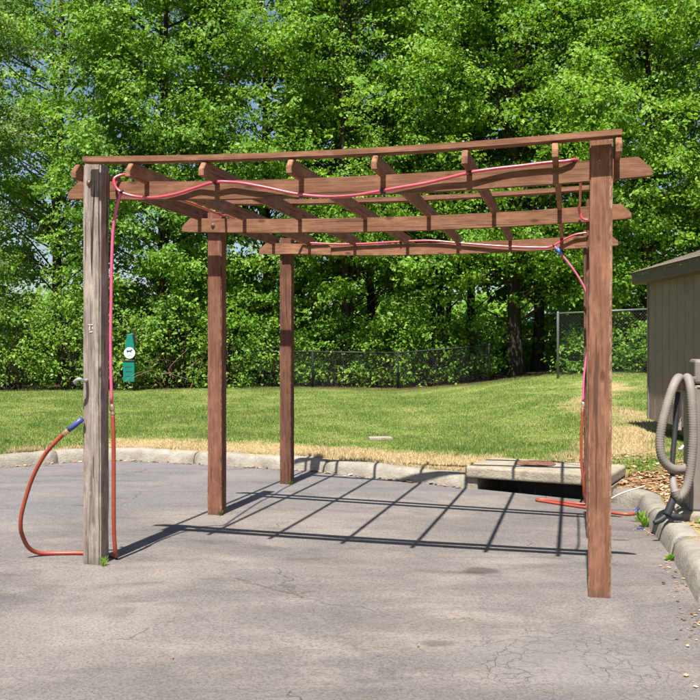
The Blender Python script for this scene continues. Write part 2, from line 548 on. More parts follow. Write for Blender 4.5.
xs = axis((-420, -60, 45), (-60, -16, 5), (-16, -6, .5), (-6, 5.5, .09), (5.5, 16, .4), (16, 60, 4), (60, 421, 40))
ys = axis((-120, -14, 15), (-14, 4, .5), (4, 15, .09), (15, 34, .4), (34, 80, 1.6), (80, 700, 40))
GX, GY = np.meshgrid(xs, ys)
GD = sdist(GX, GY)
GZ = lawn(GX, GY, GD)
rel = np.stack([GX - A_IN[0], GY - A_IN[1]], -1)
ie = rel @ E_IN; inn = rel @ N_IN
inpit = (ie > -.04) & (ie < L_IN + .06) & (inn > -.2) & (inn < .88)
GZ = np.where(GD < .11, asph(GX, GY) - .22, GZ)
GZ = np.where(inpit, -1.2, GZ)
dryA, mulA = dry_mulch(GX, GY, GD)
litA = sstep(28.2, 29.6, GY + .4 * np.sin(GX * 1.7)) * sstep(46, 42, GY)
nx = len(xs); ny = len(ys)
idx = np.arange(nx * ny).reshape(ny, nx)
F = np.stack([idx[:-1, :-1], idx[:-1, 1:], idx[1:, 1:], idx[1:, :-1]], -1).reshape(-1, 4)
me = np_mesh("ground", np.stack([GX, GY, GZ], -1).reshape(-1, 3), F, {"dry": dryA.ravel(), "mulch": mulA.ravel(), "litter": litA.ravel()}, True)
tag(link("ground", me, M_LAWN), kind='structure')

xa = axis((-34, -6, .6), (-6, 5.0, .1), (5, 6, .5)); ya = axis((-14, 4, .5), (4, 14.4, .1))
AX, AY = np.meshgrid(xa, ya)
ad = sdist(AX, AY)
idx = np.arange(AX.size).reshape(AX.shape)
F = np.stack([idx[:-1, :-1], idx[:-1, 1:], idx[1:, 1:], idx[1:, :-1]], -1).reshape(-1, 4)
keep = (ad.ravel()[F].max(1) < .135)
F = F[keep]
used = np.unique(F); remap = -np.ones(AX.size, int); remap[used] = np.arange(len(used))
Vv = np.stack([AX, AY, asph(AX, AY)], -1).reshape(-1, 3)[used]
tag(link("parking_lot", np_mesh("parking_lot", Vv, remap[F], None, True), M_ASPH), kind='structure')

# kerb: cast segments with joints
kerb = tag(empty("kerb", (0, 0, 0)), kind='structure')
seglen = np.r_[0, np.cumsum(np.linalg.norm(np.diff(KP, axis=0), axis=1))]


def kerb_pt(s):
    return np.array([np.interp(s, seglen, KP[:, 0]), np.interp(s, seglen, KP[:, 1])])


sA = seglen[np.argmin(np.linalg.norm(KP - A_IN, axis=1))]; sB = seglen[np.argmin(np.linalg.norm(KP - B_IN, axis=1))]
PROF = [(-.012, -.06), (0.0, .0), (.022, .10), (.045, .143), (.075, .163), (.12, .17), (.205, .17), (.225, .16), (.23, .0), (.23, -.08)]


def kerb_piece(s0, s1):
    n = max(3, int((s1 - s0) / .14))
    ss = np.linspace(s0 + .006, s1 - .006, n + 1)
    V = []; F = []
    dz = rng.normal(0, .004); m = len(PROF)
    for i, s in enumerate(ss):
        p = kerb_pt(s); tg = kerb_pt(s + .05) - kerb_pt(s - .05); tg /= np.linalg.norm(tg); nn = np.array([-tg[1], tg[0]])
        z0 = float(asph(*(p)))
        sh = .012 if i in (0, n) else 0
        wz = .006 * math.sin(s * 5.1) + .004 * math.sin(s * 13.7 + 1)
        if rng.random() < .06: sh += .014
        for (a, h) in PROF:
            q = p + nn * a
            V.append((q[0], q[1], z0 + h - (sh if h > .1 else 0) + ((dz + wz) if h > .05 else 0) + rng.normal(0, .0025)))
    for i in range(n):
        for j in range(m - 1):
            F.append((i * m + j, (i + 1) * m + j, (i + 1) * m + j + 1, i * m + j + 1))
    F.append(tuple(range(m))); F.append(tuple(n * m + j for j in range(m))[::-1])
    me = bpy.data.meshes.new("kerb_segment"); me.from_pydata(V, [], F)
    bm = bmesh.new(); bm.from_mesh(me); bmesh.ops.recalc_face_normals(bm, faces=bm.faces); bm.to_mesh(me); bm.free()
    me.polygons.foreach_set("use_smooth", np.r_[np.ones(len(F) - 2, bool), False, False])
    return link("kerb_segment", me, M_KERB, kerb)


for (a, b, step) in ((8.0, sA - .02, 2.05), (sB + .03, seglen[-1] - 1, 1.75)):
    k = max(1, round((b - a) / step))
    e = np.linspace(a, b, k + 1)
    for i in range(k): kerb_piece(e[i], e[i + 1])

# ------------------------------------------------------------------ storm drain
M_IRON = m_plain("rusty_iron", (.17, .085, .055), .75, .2, .35, 20, .5)
ang = math.atan2(E_IN[1], E_IN[0])
SLAB_Z = .11
drain = tag(empty("storm_drain", (A_IN[0], A_IN[1], 0), ang), 'concrete storm drain inlet with a thick slab lid over a dark opening in the kerb', 'drain')
bm = bmesh.new()
add_box(bm, (L_IN / 2 - .01, .44, SLAB_Z - .07), (L_IN + .16, 1.0, .14))
o = link("slab", bm_mesh("slab", bm, bevel=.03, segs=3), M_SLAB, drain)
for x in (-.01, L_IN + .01):
    box("side_wall", (x, .42, -.22), (.13, .86, .378), M_SLAB, drain, .012)
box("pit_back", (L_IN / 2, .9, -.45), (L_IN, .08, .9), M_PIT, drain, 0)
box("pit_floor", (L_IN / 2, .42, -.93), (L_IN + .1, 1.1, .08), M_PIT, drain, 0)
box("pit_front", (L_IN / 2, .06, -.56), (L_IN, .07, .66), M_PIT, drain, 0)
lid = lathe("manhole_cover", [(.245, 0), (.25, .012), (.235, .02), (.225, .014), (.06, .016), (.05, .012), (.0, .012)], M_IRON, drain, 28, (.62, .52, SLAB_Z - .002))
for i in range(6):
    a = i * math.pi / 3
    box("cover_rib", (0, 0, 0), (.14, .02, .012), M_IRON, lid, .002).matrix_local = Matrix.Rotation(a, 4, 'Z') @ Matrix.Translation((.14, 0, .017))

# ------------------------------------------------------------------ pergola
perg = tag(empty("pergola", W(0, 0, 0), -YAW), 'open brown-stained timber pergola standing on the parking lot, one front post weathered grey', 'pergola')
ZB, HB = 2.66, .135          # beam underside and height
HR = .10                     # rafter clear height above the beam
TB = .042                    # batten thickness


def sag(u):
    s = np.clip((np.asarray(u, float)) / 3.65, -.08, 1.08)
    return -.042 * 4 * s * (1 - s)


def timber_beam(name, u0, u1, v0, v1, z0, z1, clipx, clipz, mat, curve=True, top=True, n=14):
    """a board along u, its far ends clipped; local X is the grain"""
    Vt = []; Ft = []
    us = np.linspace(u0, u1, n + 1)
    us = np.sort(np.r_[us, u0 + clipx, u1 - clipx]) if clipx else us
    j1 = rng.normal(0, .0015, len(us)); j2 = rng.normal(0, .0015, len(us))
    for i, u in enumerate(us):
        s = float(sag(u)) if curve else 0
        k = 0
        e = min(u - u0, u1 - u)
        if clipx and e < clipx: k = (1 - e / clipx) * clipz
        za, zb = z0 + s + j1[i] * .6, z1 + s + j2[i] * .6
        zb -= k
        for vv, zz in ((v0, za), (v1, za), (v1, zb), (v0, zb)):
            Vt.append((u, vv + j2[i], zz))
    m = len(us)
    for i in range(m - 1):
        for j in range(4):
            k = (j + 1) % 4
            Ft.append((i * 4 + j, i * 4 + k, (i + 1) * 4 + k, (i + 1) * 4 + j))
    Ft.append((3, 2, 1, 0)); Ft.append(tuple((m - 1) * 4 + j for j in range(4)))
    cx, cy, cz = (u0 + u1) / 2, (v0 + v1) / 2, (z0 + z1) / 2
    bm = bmesh.new()
    vs_ = [bm.verts.new((x - cx, y - cy, z - cz)) for x, y, z in Vt]
    for f in Ft: bm.faces.new([vs_[i] for i in f])
    bmesh.ops.recalc_face_normals(bm, faces=bm.faces)
    sharp = [e for e in bm.edges if len(e.link_faces) == 2 and e.calc_face_angle() > .5]
    bmesh.ops.bevel(bm, geom=sharp, offset=.004, segments=2, affect='EDGES')
    o = link(name, bm_mesh(name, bm), mat, perg, (cx, cy, cz))
    FRAME[o.name] = Matrix.Translation((cx, cy, cz))
    return o


M_BOLT = m_plain("dull_bolt", (.2, .11, .08), .5, .5, .2)


FRAME = {}


def bolt(parent, x, y, z, s=.016):
    """carriage bolt head on a face looking at -v; given in the pergola's frame"""
    o = lathe("bolt", [(s * 1.5, 0), (s * 1.5, .003), (s, .004), (s * .9, .012), (s * .5, .017), (0.001, .018)], M_BOLT, parent, 12)
    mw = Matrix.Translation((x, y, z)) @ Matrix.Rotation(R(90), 4, 'X')
    o.matrix_local = FRAME[parent.name].inverted() @ mw
    return o


def post(u0, v0, size, zt, mat, label=None, lean=0.0, bend=0.0, rough_top=False):
    base = W(u0 + size / 2, v0 + size / 2, 0)
    zg = float(asph(base.x, base.y)) - .04
    Ln = zt - zg; n = 26; h = size / 2
    bm = bmesh.new(); rings = []
    cs = [(-h, -h), (h, -h), (h, h), (-h, h)]
    for i in range(n + 1):
        x = Ln * i / n
        t = i / n
        ring = []
        for (a, b) in cs:
            ring.append(bm.verts.new((x, a + lean * t + bend * math.sin(math.pi * t) + rng.normal(0, .0012), b + rng.normal(0, .0012))))
        rings.append(ring)
    for i in range(n):
        for j in range(4):
            k = (j + 1) % 4
            bm.faces.new((rings[i][j], rings[i][k], rings[i + 1][k], rings[i + 1][j]))
    bm.faces.new(rings[0][::-1]); bm.faces.new(rings[-1])
    bmesh.ops.recalc_face_normals(bm, faces=bm.faces)
    sharp = [e for e in bm.edges if len(e.link_faces) == 2 and e.calc_face_angle() > .5]
    bmesh.ops.bevel(bm, geom=sharp, offset=.007 if not rough_top else .012, segments=2, affect='EDGES')
    o = link("post", bm_mesh("post", bm), mat, perg)
    # local x -> up, local y -> u, local z -> v
    FRAME[o.name] = Matrix(((0, 1, 0, u0 + h), (0, 0, 1, v0 + h), (1, 0, 0, zg), (0, 0, 0, 1)))
    o.matrix_local = FRAME[o.name]
    if label: o['label'] = label
    return o


PT = 2.885
p_fl = post(-.036, 0, .14, 2.90, M_GREY, 'bare front post weathered to silver grey', rough_top=True)
p_fr = post(3.508, 0, .14, PT + .02, M_POST, lean=.012)
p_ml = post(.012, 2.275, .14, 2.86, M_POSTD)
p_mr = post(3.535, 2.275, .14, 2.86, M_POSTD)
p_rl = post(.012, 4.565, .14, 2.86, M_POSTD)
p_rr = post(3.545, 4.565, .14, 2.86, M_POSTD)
bolt(p_fl, .02, -.002, 2.76); bolt(p_fr, 3.578, -.002, 2.76)
# grey hook screwed to the weathered post
M_STEEL = m_plain("dull_steel", (.5, .5, .5), .45, .7, .15)
M_WHITE = m_plain("white_paint", (.45, .43, .40), .6, 0, .1)
hk = tube("hose_hook", [(0.0, -.005, 1.335), (0.005, -.05, 1.33), (-.005, -.085, 1.345), (-.03, -.09, 1.34), (-.055, -.075, 1.325), (-.058, -.06, 1.315)], .012, M_STEEL, p_fl, 8)
hk.matrix_local = FRAME[p_fl.name].inverted()
# chalked mark on that post: a T over a small blot, worn
def mark(c, s, rz=0):
    o = box("paint_mark", (0, 0, 0), s, M_WHITE, p_fl, 0)
    o.matrix_local = FRAME[p_fl.name].inverted() @ Matrix.Translation(c) @ Matrix.Rotation(rz, 4, 'Y')
mark((.030, -.002, 1.735), (.040, .004, .007), .05)
mark((.022, -.002, 1.71), (.007, .004, .036), .12)
mark((.046, -.002, 1.712), (.006, .004, .018), -.1)
mark((.032, -.002, 1.683), (.026, .004, .008), -.12)

beams = []
for (v0, cx) in ((.142, .085), (2.235, .085), (4.525, .085)):
    beams.append(timber_beam("beam", -.235, 3.91, v0, v0 + .038, ZB, ZB + HB, cx, .085, M_WOOD))
bolt(beams[1], .085, 2.233, 2.725); bolt(beams[1], 3.60, 2.233, 2.725); bolt(beams[2], .085, 4.523, 2.725); bolt(beams[2], 3.61, 4.523, 2.725)
# short splice plate on the rear beam, left post
sp = timber_beam("beam_splice", .04, .66, 4.50, 4.523, ZB + .005, ZB + HB - .012, .03, .03, M_WOOD)


def rafter(u, v0, v1):
    """board along v, its front tail clipped underneath"""
    s = float(sag(u)); zt = PT + s; zb = ZB + HB + s + .001
    h = zt - zb + .02
    n = 10
    L = v1 - v0
    jz = rng.normal(0, .004)
    th = .038
    c = .06
    bm = bmesh.new()
    st = np.r_[0, c, np.linspace(c + .2, L - c - .2, n), L - c, L]
    rings = []
    warp = rng.normal(0, .004)
    for x in st:
        e = min(x, L - x)
        top = 0 if e >= c else -h * .55 * (1 - e / c)
        # notched over the beams: the part over a beam sits on it
        y0 = warp * math.sin(math.pi * x / L)
        rings.append([bm.verts.new((x - L / 2, y0 + a * th / 2, b)) for a, b in ((-1, -h), (1, -h), (1, top), (-1, top))])
    for i in range(len(st) - 1):
        for j in range(4):
            k = (j + 1) % 4
            bm.faces.new((rings[i][j], rings[i][k], rings[i + 1][k], rings[i + 1][j]))
    bm.faces.new(rings[0][::-1]); bm.faces.new(rings[-1])
    bmesh.ops.recalc_face_normals(bm, faces=bm.faces)
    sharp = [e for e in bm.edges if len(e.link_faces) == 2 and e.calc_face_angle() > .4]
    bmesh.ops.bevel(bm, geom=sharp, offset=.004, segments=2, affect='EDGES')
    o = link("rafter", bm_mesh("rafter", bm), M_WOOD, perg)
    o.matrix_local = Matrix.Translation((u, (v0 + v1) / 2, zt)) @ Matrix.Rotation(R(90), 4, 'Z')
    return o


for u in (.40, .945, 1.57, 2.15, 2.74, 3.305): rafter(u, -.165, 4.72)
rafter(-.053, -.10, 4.72); rafter(3.69, -.165, 4.72)
for (v0, ua, ub) in ((-.122, .03, 3.712), (1.93, .0, 3.70), (3.86, .0, 3.70)):
    timber_beam("batten", ua, ub, v0, v0 + .09, PT + .002, PT + .002 + TB, 0, 0, M_WOOD)

# ------------------------------------------------------------------ hoses
M_RED = m_plain("red_rubber", (.52, .065, .10), .27, 0, .12, 8, .05, .7)
M_PINK = m_plain("faded_pink_rubber", (.58, .10, .20), .42, 0, .15, 5, .05, .5)
M_ORNG = m_plain("orange_red_rubber", (.27, .050, .026), .45, 0, .15, 6, .05, .5)
M_BLUE = m_plain("blue_plastic", (.045, .06, .2), .4, 0, .15)
M_BRASS = m_plain("brass", (.55, .42, .25), .35, .8, .1)
M_TIE = m_plain("black_plastic", (.02, .02, .025), .5, 0, .1)
HR_ = .0105


def Wp(pts): return [tuple(W(*p)) for p in pts]


def ties(parent, pts, spots, r=.019):
    Q = catmull(Wp(pts), 8)
    for s in spots:
        p = np.array(W(*s)); i = int(np.argmin(np.linalg.norm(Q - p, axis=1))); i = min(max(i, 1), len(Q) - 2)
        d = Q[i + 1] - Q[i - 1]; d /= np.linalg.norm(d)
        V, F = tube_arrays(np.array([Q[i] - d * .008, Q[i] + d * .008]), r, 10)
        link("cable_tie", quads_mesh("cable_tie", V, F), M_TIE, parent)


front = [(.27, .21, 2.84), (.22, .15, 2.838), (.17, .115, 2.815), (.16, .10, 2.784), (.18, .10, 2.732), (.23, .10, 2.694), (.32, .115, 2.668), (.44, .118, 2.655), (.55, .12, 2.662), (.67, .12, 2.683), (.81, .12, 2.72), (.945, .10, 2.745), (1.06, .11, 2.742), (1.16, .11, 2.728), (1.33, .115, 2.692), (1.49, .118, 2.652), (1.64, .12, 2.626), (1.78, .12, 2.612), (1.89, .12, 2.612), (1.99, .12, 2.621), (2.15, .115, 2.641), (2.27, .118, 2.659), (2.41, .12, 2.677), (2.54, .12, 2.699), (2.75, .105, 2.738), (2.91, .11, 2.757), (3.08, .115, 2.77), (3.24, .115, 2.783), (3.36, .118, 2.788), (3.44, .16, 2.80), (3.465, .4, 2.78), (3.47, 1.0, 2.72), (3.475, 1.7, 2.735), (3.47, 2.1, 2.77), (3.475, 2.19, 2.74), (3.50, 2.20, 2.68), (3.55, 2.2, 2.665)]
h1 = empty("air_hose", W(.16, .1, 2.65)); tag(h1, 'red air hose draped in waves along the front beam, looped at the grey post', 'hose')


def under(parent, o):
    o.parent = parent
    o.matrix_parent_inverse = Matrix.Translation(parent.location).inverted()
    return o


under(h1, tube("hose", Wp(front), HR_, M_RED, None, 10, 6))
ties(None, front, [(.225, .10, 2.697), (.945, .10, 2.745), (2.15, .115, 2.641), (2.75, .105, 2.738)])
for o in list(COL.objects):
    if o.name.startswith("cable_tie") and o.parent is None: under(h1, o)

rear = [(.27, .215, 2.835), (.36, .30, 2.78), (.335, .6, 2.752), (.26, 1.3, 2.79), (.225, 1.75, 2.80), (.22, 2.12, 2.80), (.21, 2.25, 2.815), (.17, 2.7, 2.83), (.16, 3.6, 2.85), (.19, 4.2, 2.85), (.3, 4.46, 2.795), (.41, 4.478, 2.783), (.9, 4.50, 2.76), (1.49, 4.50, 2.775), (1.84, 4.50, 2.777), (2.18, 4.50, 2.74), (2.63, 4.495, 2.695), (3.07, 4.49, 2.668), (3.2, 4.49, 2.681), (3.34, 4.49, 2.755), (3.45, 4.49, 2.802), (3.59, 4.49, 2.821)]
h2 = empty("air_hose", W(.3, 4.48, 2.65)); tag(h2, 'thinner red air hose sagging along the rear beam', 'hose')
under(h2, tube("hose", Wp(rear), .0115, M_RED, None, 10, 6))
ties(None, rear, [(3.22, 4.49, 2.69), (1.49, 4.5, 2.775), (2.18, 4.5, 2.74)], .018)
for o in list(COL.objects):
    if o.name.startswith("cable_tie") and o.parent is None: under(h2, o)


def drop_hose(name, label, base, line, joint, whip, hand):
    t = empty(name, base); tag(t, label, 'hose', 'drop hoses hanging from the pergola')
    under(t, tube("feed_line", line, .0115, M_PINK, None, 10, 6))
    V, F = tube_arrays(np.array(joint, float), np.array([.014, .02, .02, .014, .018])[:len(joint)], 10)
    under(t, link("coupling", quads_mesh("coupling", V, F, False), M_BRASS))
    under(t, tube("whip_hose", whip, .0155, M_ORNG, None, 12, 7))
    hp = np.array(hand, float)
    V, F = tube_arrays(np.array([hp[0], hp[0] + (hp[1] - hp[0]) * .3, hp[1]]), [.018, .021, .019], 12)
    g = under(t, link("hand_grip", quads_mesh("hand_grip", V, F), M_BLUE))
    d = hp[1] - hp[0]; d /= np.linalg.norm(d)
    V, F = tube_arrays(np.array([hp[0] - d * .05, hp[0] - d * .02, hp[0] + d * .005]), [.018, .022, .016], 10)
    under(t, link("collar", quads_mesh("collar", V, F, False), M_BRASS))
    return t


zg = .016
q0, q1 = np.array(W(3.255, 4.485, 2.655)), np.array(W(3.30, 4.47, 2.59))
V, F = tube_arrays(np.array([q0, q0 * .6 + q1 * .4, q1]), [.018, .021, .018], 10)
under(h2, link("blue_clip", quads_mesh("blue_clip", V, F), m_plain("bright_blue_plastic", (.05, .16, .5), .4, 0, .1)))
lw = Wp([(.135, .13, 1.09), (.14, .135, .82), (.138, .14, .454), (.135, .15, .22), (.135, .17, .07), (.115, .22, zg), (.04, .27, zg), (-.08, .28, zg), (-.22, .27, zg), (-.38, .22, zg), (-.48, .15, .03), (-.52, .08, .08), (-.53, .02, .17), (-.525, -.02, .26), (-.50, -.035, .383), (-.425, -.035, .605), (-.32, -.035, .79), (-.195, -.035, .92), (-.14, -.035, .965)])
drop_hose("drop_hose", 'hose hanging by the weathered grey post, looping out over the asphalt', W(.12, .12, 0),
          Wp([(.22, .09, 2.69), (.185, .09, 2.58), (.155, .10, 2.427), (.138, .11, 2.209), (.128, .12, 1.917), (.122, .122, 1.552), (.13, .125, 1.15)]),
          Wp([(.13, .125, 1.155), (.131, .126, 1.14), (.132, .127, 1.115), (.133, .128, 1.105), (.135, .13, 1.08)]),
          lw, Wp([(-.125, -.035, .975), (-.02, -.035, 1.055)]))


def G(x, y, dz=.016):
    return (x, y, float(asph(x, y)) + dz)


rl = Wp([(3.23, 4.49, 2.675), (3.31, 4.47, 2.577), (3.42, 4.45, 2.431), (3.535, 4.45, 2.24), (3.60, 4.46, 2.05), (3.62, 4.48, 1.85), (3.59, 4.48, 1.583), (3.545, 4.44, 1.255), (3.535, 4.41, .955)])
rw = Wp([(3.53, 4.40, .89), (3.515, 4.40, .543), (3.52, 4.40, .269), (3.54, 4.41, .05), (3.545, 4.44, -.06)]) + [G(2.60, 10.30, .03), G(2.50, 10.32), G(2.36, 10.43), G(2.22, 10.54), G(2.12, 10.56), G(2.10, 10.46), G(2.2, 10.36), G(2.35, 10.20), G(2.56, 9.98), G(2.70, 9.75), G(2.83, 9.63), G(2.91, 9.66), G(2.95, 9.72, .02)]
drop_hose("drop_hose", 'hose hanging at the rear right post, snaking on the asphalt below the storm drain', W(3.53, 4.4, -.15), rl,
          Wp([(3.535, 4.41, .958), (3.535, 4.41, .945), (3.533, 4.405, .915), (3.532, 4.40, .90), (3.53, 4.40, .88)]),
          rw, [G(2.955, 9.73, .022), G(3.03, 9.84, .05)])


# ------------------------------------------------------------------ vacuum station
M_CAB = m_plain("taupe_cabinet", (.17, .148, .13), .55, 0, .1, 6)
M_CABL = m_plain("pale_cabinet_edge", (.26, .24, .22), .5, .1, .1, 6)
M_VH = m_plain("taupe_ribbed_hose", (.185, .162, .143), .6, 0, .12, 9)
M_BLK = m_plain("black_rubber", (.022, .022, .024), .55, 0, .2)
S8 = 1 / 112.7


def px8(x, y, Y=8.3):
    k = Y / 8.3
    return ((x - 350) * S8 * k, Y, 1.6 - (y - 343.4) * S8 * k)


vz = .085
vac = empty("vacuum_station", (3.3, 8.45, vz)); tag(vac, 'taupe coin vacuum station with looped hoses behind the right kerb', 'vacuum')


def vpart(name, c, s, mat, bev=.012, parent=None):
    bm = bmesh.new(); add_box(bm, (0, 0, 0), s)
    o = link(name, bm_mesh(name, bm, bevel=bev), mat)
    o.location = c; o.rotation_euler = (0, 0, -YAW)
    if parent is None: under(vac, o)
    else:
        o.parent = parent; o.matrix_parent_inverse = (Matrix.Translation(parent.location) @ Matrix.Rotation(-YAW, 4, 'Z')).inverted() if parent is not vac else Matrix()
    return o


vpart("concrete_pad", (3.42, 8.5, .045), (.9, .8, .12), M_SLAB, .015)
cab = vpart("cabinet", (3.33, 8.5, .665), (.52, .46, 1.12), M_CAB, .02)
vpart("top_box", (3.37, 8.5, 1.345), (.50, .40, .22), M_CAB, .025)
vpart("trim_strip", (3.06, 8.31, .95), (.016, .016, .50), M_CABL, .004)
vpart("trim_strip", (3.33, 8.262, 1.215), (.50, .016, .018), M_CABL, .004)
vpart("door_panel", (3.31, 8.262, .60), (.40, .016, .80), M_CAB, .004)
vpart("hose_bracket", (2.93, 8.38, 1.02), (.075, .05, .40), M_CABL, .008)
vpart("bracket_plate", (2.925, 8.35, 1.0), (.018, .012, .06), M_BLK, .002)
vpart("hanger_bar", (3.0, 8.33, 1.29), (.16, .03, .03), M_CAB, .004)


def ribbed(name, pts, r, mat):
    Q = catmull(pts, 14)
    seg = np.r_[0, np.cumsum(np.linalg.norm(np.diff(Q, axis=0), axis=1))]
    n = int(seg[-1] / .0105)
    s = np.linspace(0, seg[-1], n)
    P = np.stack([np.interp(s, seg, Q[:, k]) for k in range(3)], 1)
    rr = r + .004 * np.cos(np.arange(n) * math.pi)
    V, F = tube_arrays(P, rr, 14)
    return under(vac, link(name, quads_mesh(name, V, F), mat))


ribbed("vacuum_hose", [px8(681, 386, 8.3), px8(679, 378, 8.2), px8(674, 385, 8.12), px8(668, 402, 8.08), px8(662, 425, 8.06), px8(660, 443, 8.06), px8(662, 457, 8.06), px8(668, 466, 8.07), px8(676, 470, 8.1), px8(683, 469.5, 8.2), px8(689, 466, 8.3)], .038, M_VH)
ribbed("vacuum_hose", [px8(686, 388, 8.3), px8(687, 378, 8.2), px8(690, 385, 8.1), px8(692, 405, 8.06), px8(693, 440, 8.05), px8(690.5, 470, 8.05), px8(686.5, 487, 8.05), px8(681, 496, 8.05), px8(677, 496, 8.05), px8(674.5, 490, 8.05)], .038, M_VH)


def vtube(name, pts, r, mat):
    return under(vac, tube(name, pts, r, mat, None, 12, 6))


vtube("wand", [px8(678, 392, 8.24), px8(675, 430, 8.2), px8(672.5, 462, 8.14), px8(672.5, 478, 8.12)], .022, M_BLK)
vtube("cuff", [px8(672.5, 476, 8.1), px8(673.5, 486, 8.08), px8(675.5, 495, 8.06)], [.028, .031, .028], M_CABL)
vtube("wand", [px8(675, 494, 8.08), px8(670.5, 506, 8.06), px8(667, 515, 8.05)], [.03, .034, .036], M_BLK)
vtube("nozzle", [px8(670, 511, 8.06), px8(662, 519, 8.05), px8(654, 523, 8.04)], [.02, .028, .02], M_BLK)
vtube("nozzle", [px8(666, 512, 8.06), px8(673, 516, 8.05), px8(682, 517, 8.05)], [.02, .03, .022], M_BLK)
vtube("hook", [px8(683, 446, 8.28), px8(681, 449, 8.2), px8(679, 449, 8.18)], .012, M_WHITE)

# ------------------------------------------------------------------ shed
M_SID = m_plain("taupe_siding", (.20, .165, .14), .8, 0, .12, 5, .3)
M_FAS = m_plain("dark_fascia", (.10, .078, .066), .7, 0, .1, 5)
M_SHG = m_plain("grey_shingle", (.27, .215, .17), .9, 0, .2, 30, .5)
M_TRIM = m_plain("taupe_trim", (.17, .15, .13), .75, 0, .1)
SX, SY0, SY1 = 4.48, 10.9, 14.0       # west wall plane and its run
SZ0, SZ1 = .47, 2.53
shed = empty("shed", (5.7, 12.4, .2)); tag(shed, 'small taupe shed with vertical grooved siding and low roof beside the vacuum', 'shed')


def sh(o): return under(shed, o)


sw = 2.5
sh(box("wall_core", (SX + sw / 2 + .02, (SY0 + SY1) / 2, (SZ0 + SZ1) / 2), (sw, SY1 - SY0 - .05, SZ1 - SZ0 - .04), M_SID, None, 0))
n = int((SY1 - SY0) / .305)
for i in range(n + 1):
    y0 = SY1 - i * .305; y1 = max(SY0, y0 - .292)
    if y0 - y1 < .03: continue
    sh(box("siding_board", (SX, (y0 + y1) / 2, (SZ0 + SZ1) / 2), (.022, y0 - y1, SZ1 - SZ0), M_SID, None, .004))
for i in range(8):
    x0 = SX + .02 + i * .305
    sh(box("siding_board", (x0 + .146, SY0 - .01, (SZ0 + SZ1) / 2), (.292, .022, SZ1 - SZ0), M_SID, None, .004))
sh(box("corner_trim", (SX - .004, SY1 + .005, (SZ0 + SZ1) / 2), (.045, .05, SZ1 - SZ0), M_TRIM, None, .004))
# roof: low gable with its eave along the west wall
rp = .33
ex = SX - .215; rx = SX + sw / 2
zE = 2.50
ya, yb = SY0 - .3, SY1 + .16


def slab_poly(name, P, t, mat):
    bm = bmesh.new()
    a = [bm.verts.new(p) for p in P]; b = [bm.verts.new((p[0], p[1], p[2] - t)) for p in P]
    bm.faces.new(a); bm.faces.new(b[::-1])
    for i in range(4): bm.faces.new((a[i], b[i], b[(i + 1) % 4], a[(i + 1) % 4]))
    return sh(link(name, bm_mesh(name, bm), mat))


for sgn, x0 in ((1, ex), (-1, 2 * rx - ex)):
    zr = zE + .16 + rp * (rx - ex)
    slab_poly("roof_deck", [(x0, ya, zE + .16), (x0, yb, zE + .16), (rx, yb, zr), (rx, ya, zr)], .04, M_FAS)
    k = 9
    for j in range(k):
        f0 = j / k; f1 = min(1, (j + 1.25) / k)
        xa_ = x0 + (rx - x0) * f0 - sgn * (.02 if j == 0 else 0); xb_ = x0 + (rx - x0) * f1
        za = zE + .16 + rp * abs(xa_ - x0) * (1 if j else -1) + .018; zb = zE + .16 + rp * abs(xb_ - x0) + .006
        slab_poly("shingle_course", [(xa_, ya - .02, za), (xa_, yb + .02, za), (xb_, yb + .02, zb), (xb_, ya - .02, zb)], .01, M_SHG)
sh(box("fascia", (ex + .012, (ya + yb) / 2, zE + .055), (.024, yb - ya, .125), M_FAS, None, .004))
sh(box("soffit", (ex + .11, (ya + yb) / 2, zE - .005), (.19, yb - ya - .01, .012), M_FAS, None, 0))
for (x, y) in ((SX + .5, SY1 - .5), (SX + 2.1, SY1 - .5), (SX + .5, SY0 + .3), (SX + 2.1, SY0 + .3), (SX + .5, 12.4), (SX + 2.1, 12.4)):
    zz = float(lawn(np.array([x]), np.array([y]))[0]) - .06
    sh(box("block_pier", (x, y, (zz + SZ0 - .003) / 2), (.4, .2, SZ0 - .003 - zz), M_KERB, None, .008))

# ------------------------------------------------------------------ pet waste station
M_GRN = m_plain("green_metal", (.004, .15, .11), .45, 0, .12, 6, .05)
M_SIGN = m_plain("sign_white", (.8, .82, .8), .5, 0, .03)
M_NAVY = m_plain("sign_navy", (.03, .06, .1), .5, 0, .05)
px_, py_ = -6.63, 28.2
pz = float(lawn(np.array([px_]), np.array([py_]))[0])
pet = empty("pet_waste_station", (px_, py_, pz)); tag(pet, 'green pet waste station with round white sign at the lawn edge', 'waste station')


def pp(o): o.parent = pet; return o


Z = lambda z: z - pz
pp(box("pole", (.10, .09, Z(1.0)), (.06, .06, 2.02), M_BLK, None, .008))
prism("bag_dispenser", [(-.15, Z(1.44)), (.15, Z(1.44)), (.10, Z(1.72)), (.08, Z(1.88)), (-.08, Z(1.88)), (-.10, Z(1.72))], .14, M_GRN, pet, .012)
sg = lathe("round_sign", [(.165, 0), (.17, .006), (.165, .012), (.001, .012)], M_SIGN, pet, 28, (0, -.075, Z(1.31)), (R(90), 0, 0))
dog = [(-.09, .01), (-.08, .06), (-.03, .055), (.03, .055), (.05, .085), (.08, .08), (.10, .05), (.06, .035), (.06, -.03), (.04, -.03), (.035, .005), (-.04, .005), (-.045, -.03), (-.065, -.03), (-.07, .01)]
o = prism("dog_pictogram", [(a, b + .03) for a, b in dog], .004, M_NAVY, sg, 0)
o.matrix_local = Matrix.Rotation(R(-90), 4, 'X') @ Matrix.Translation((0, -.0155, 0))
o = prism("text_bar", [(-.06, -.075), (.06, -.075), (.06, -.06), (-.06, -.06)], .004, M_NAVY, sg, 0)
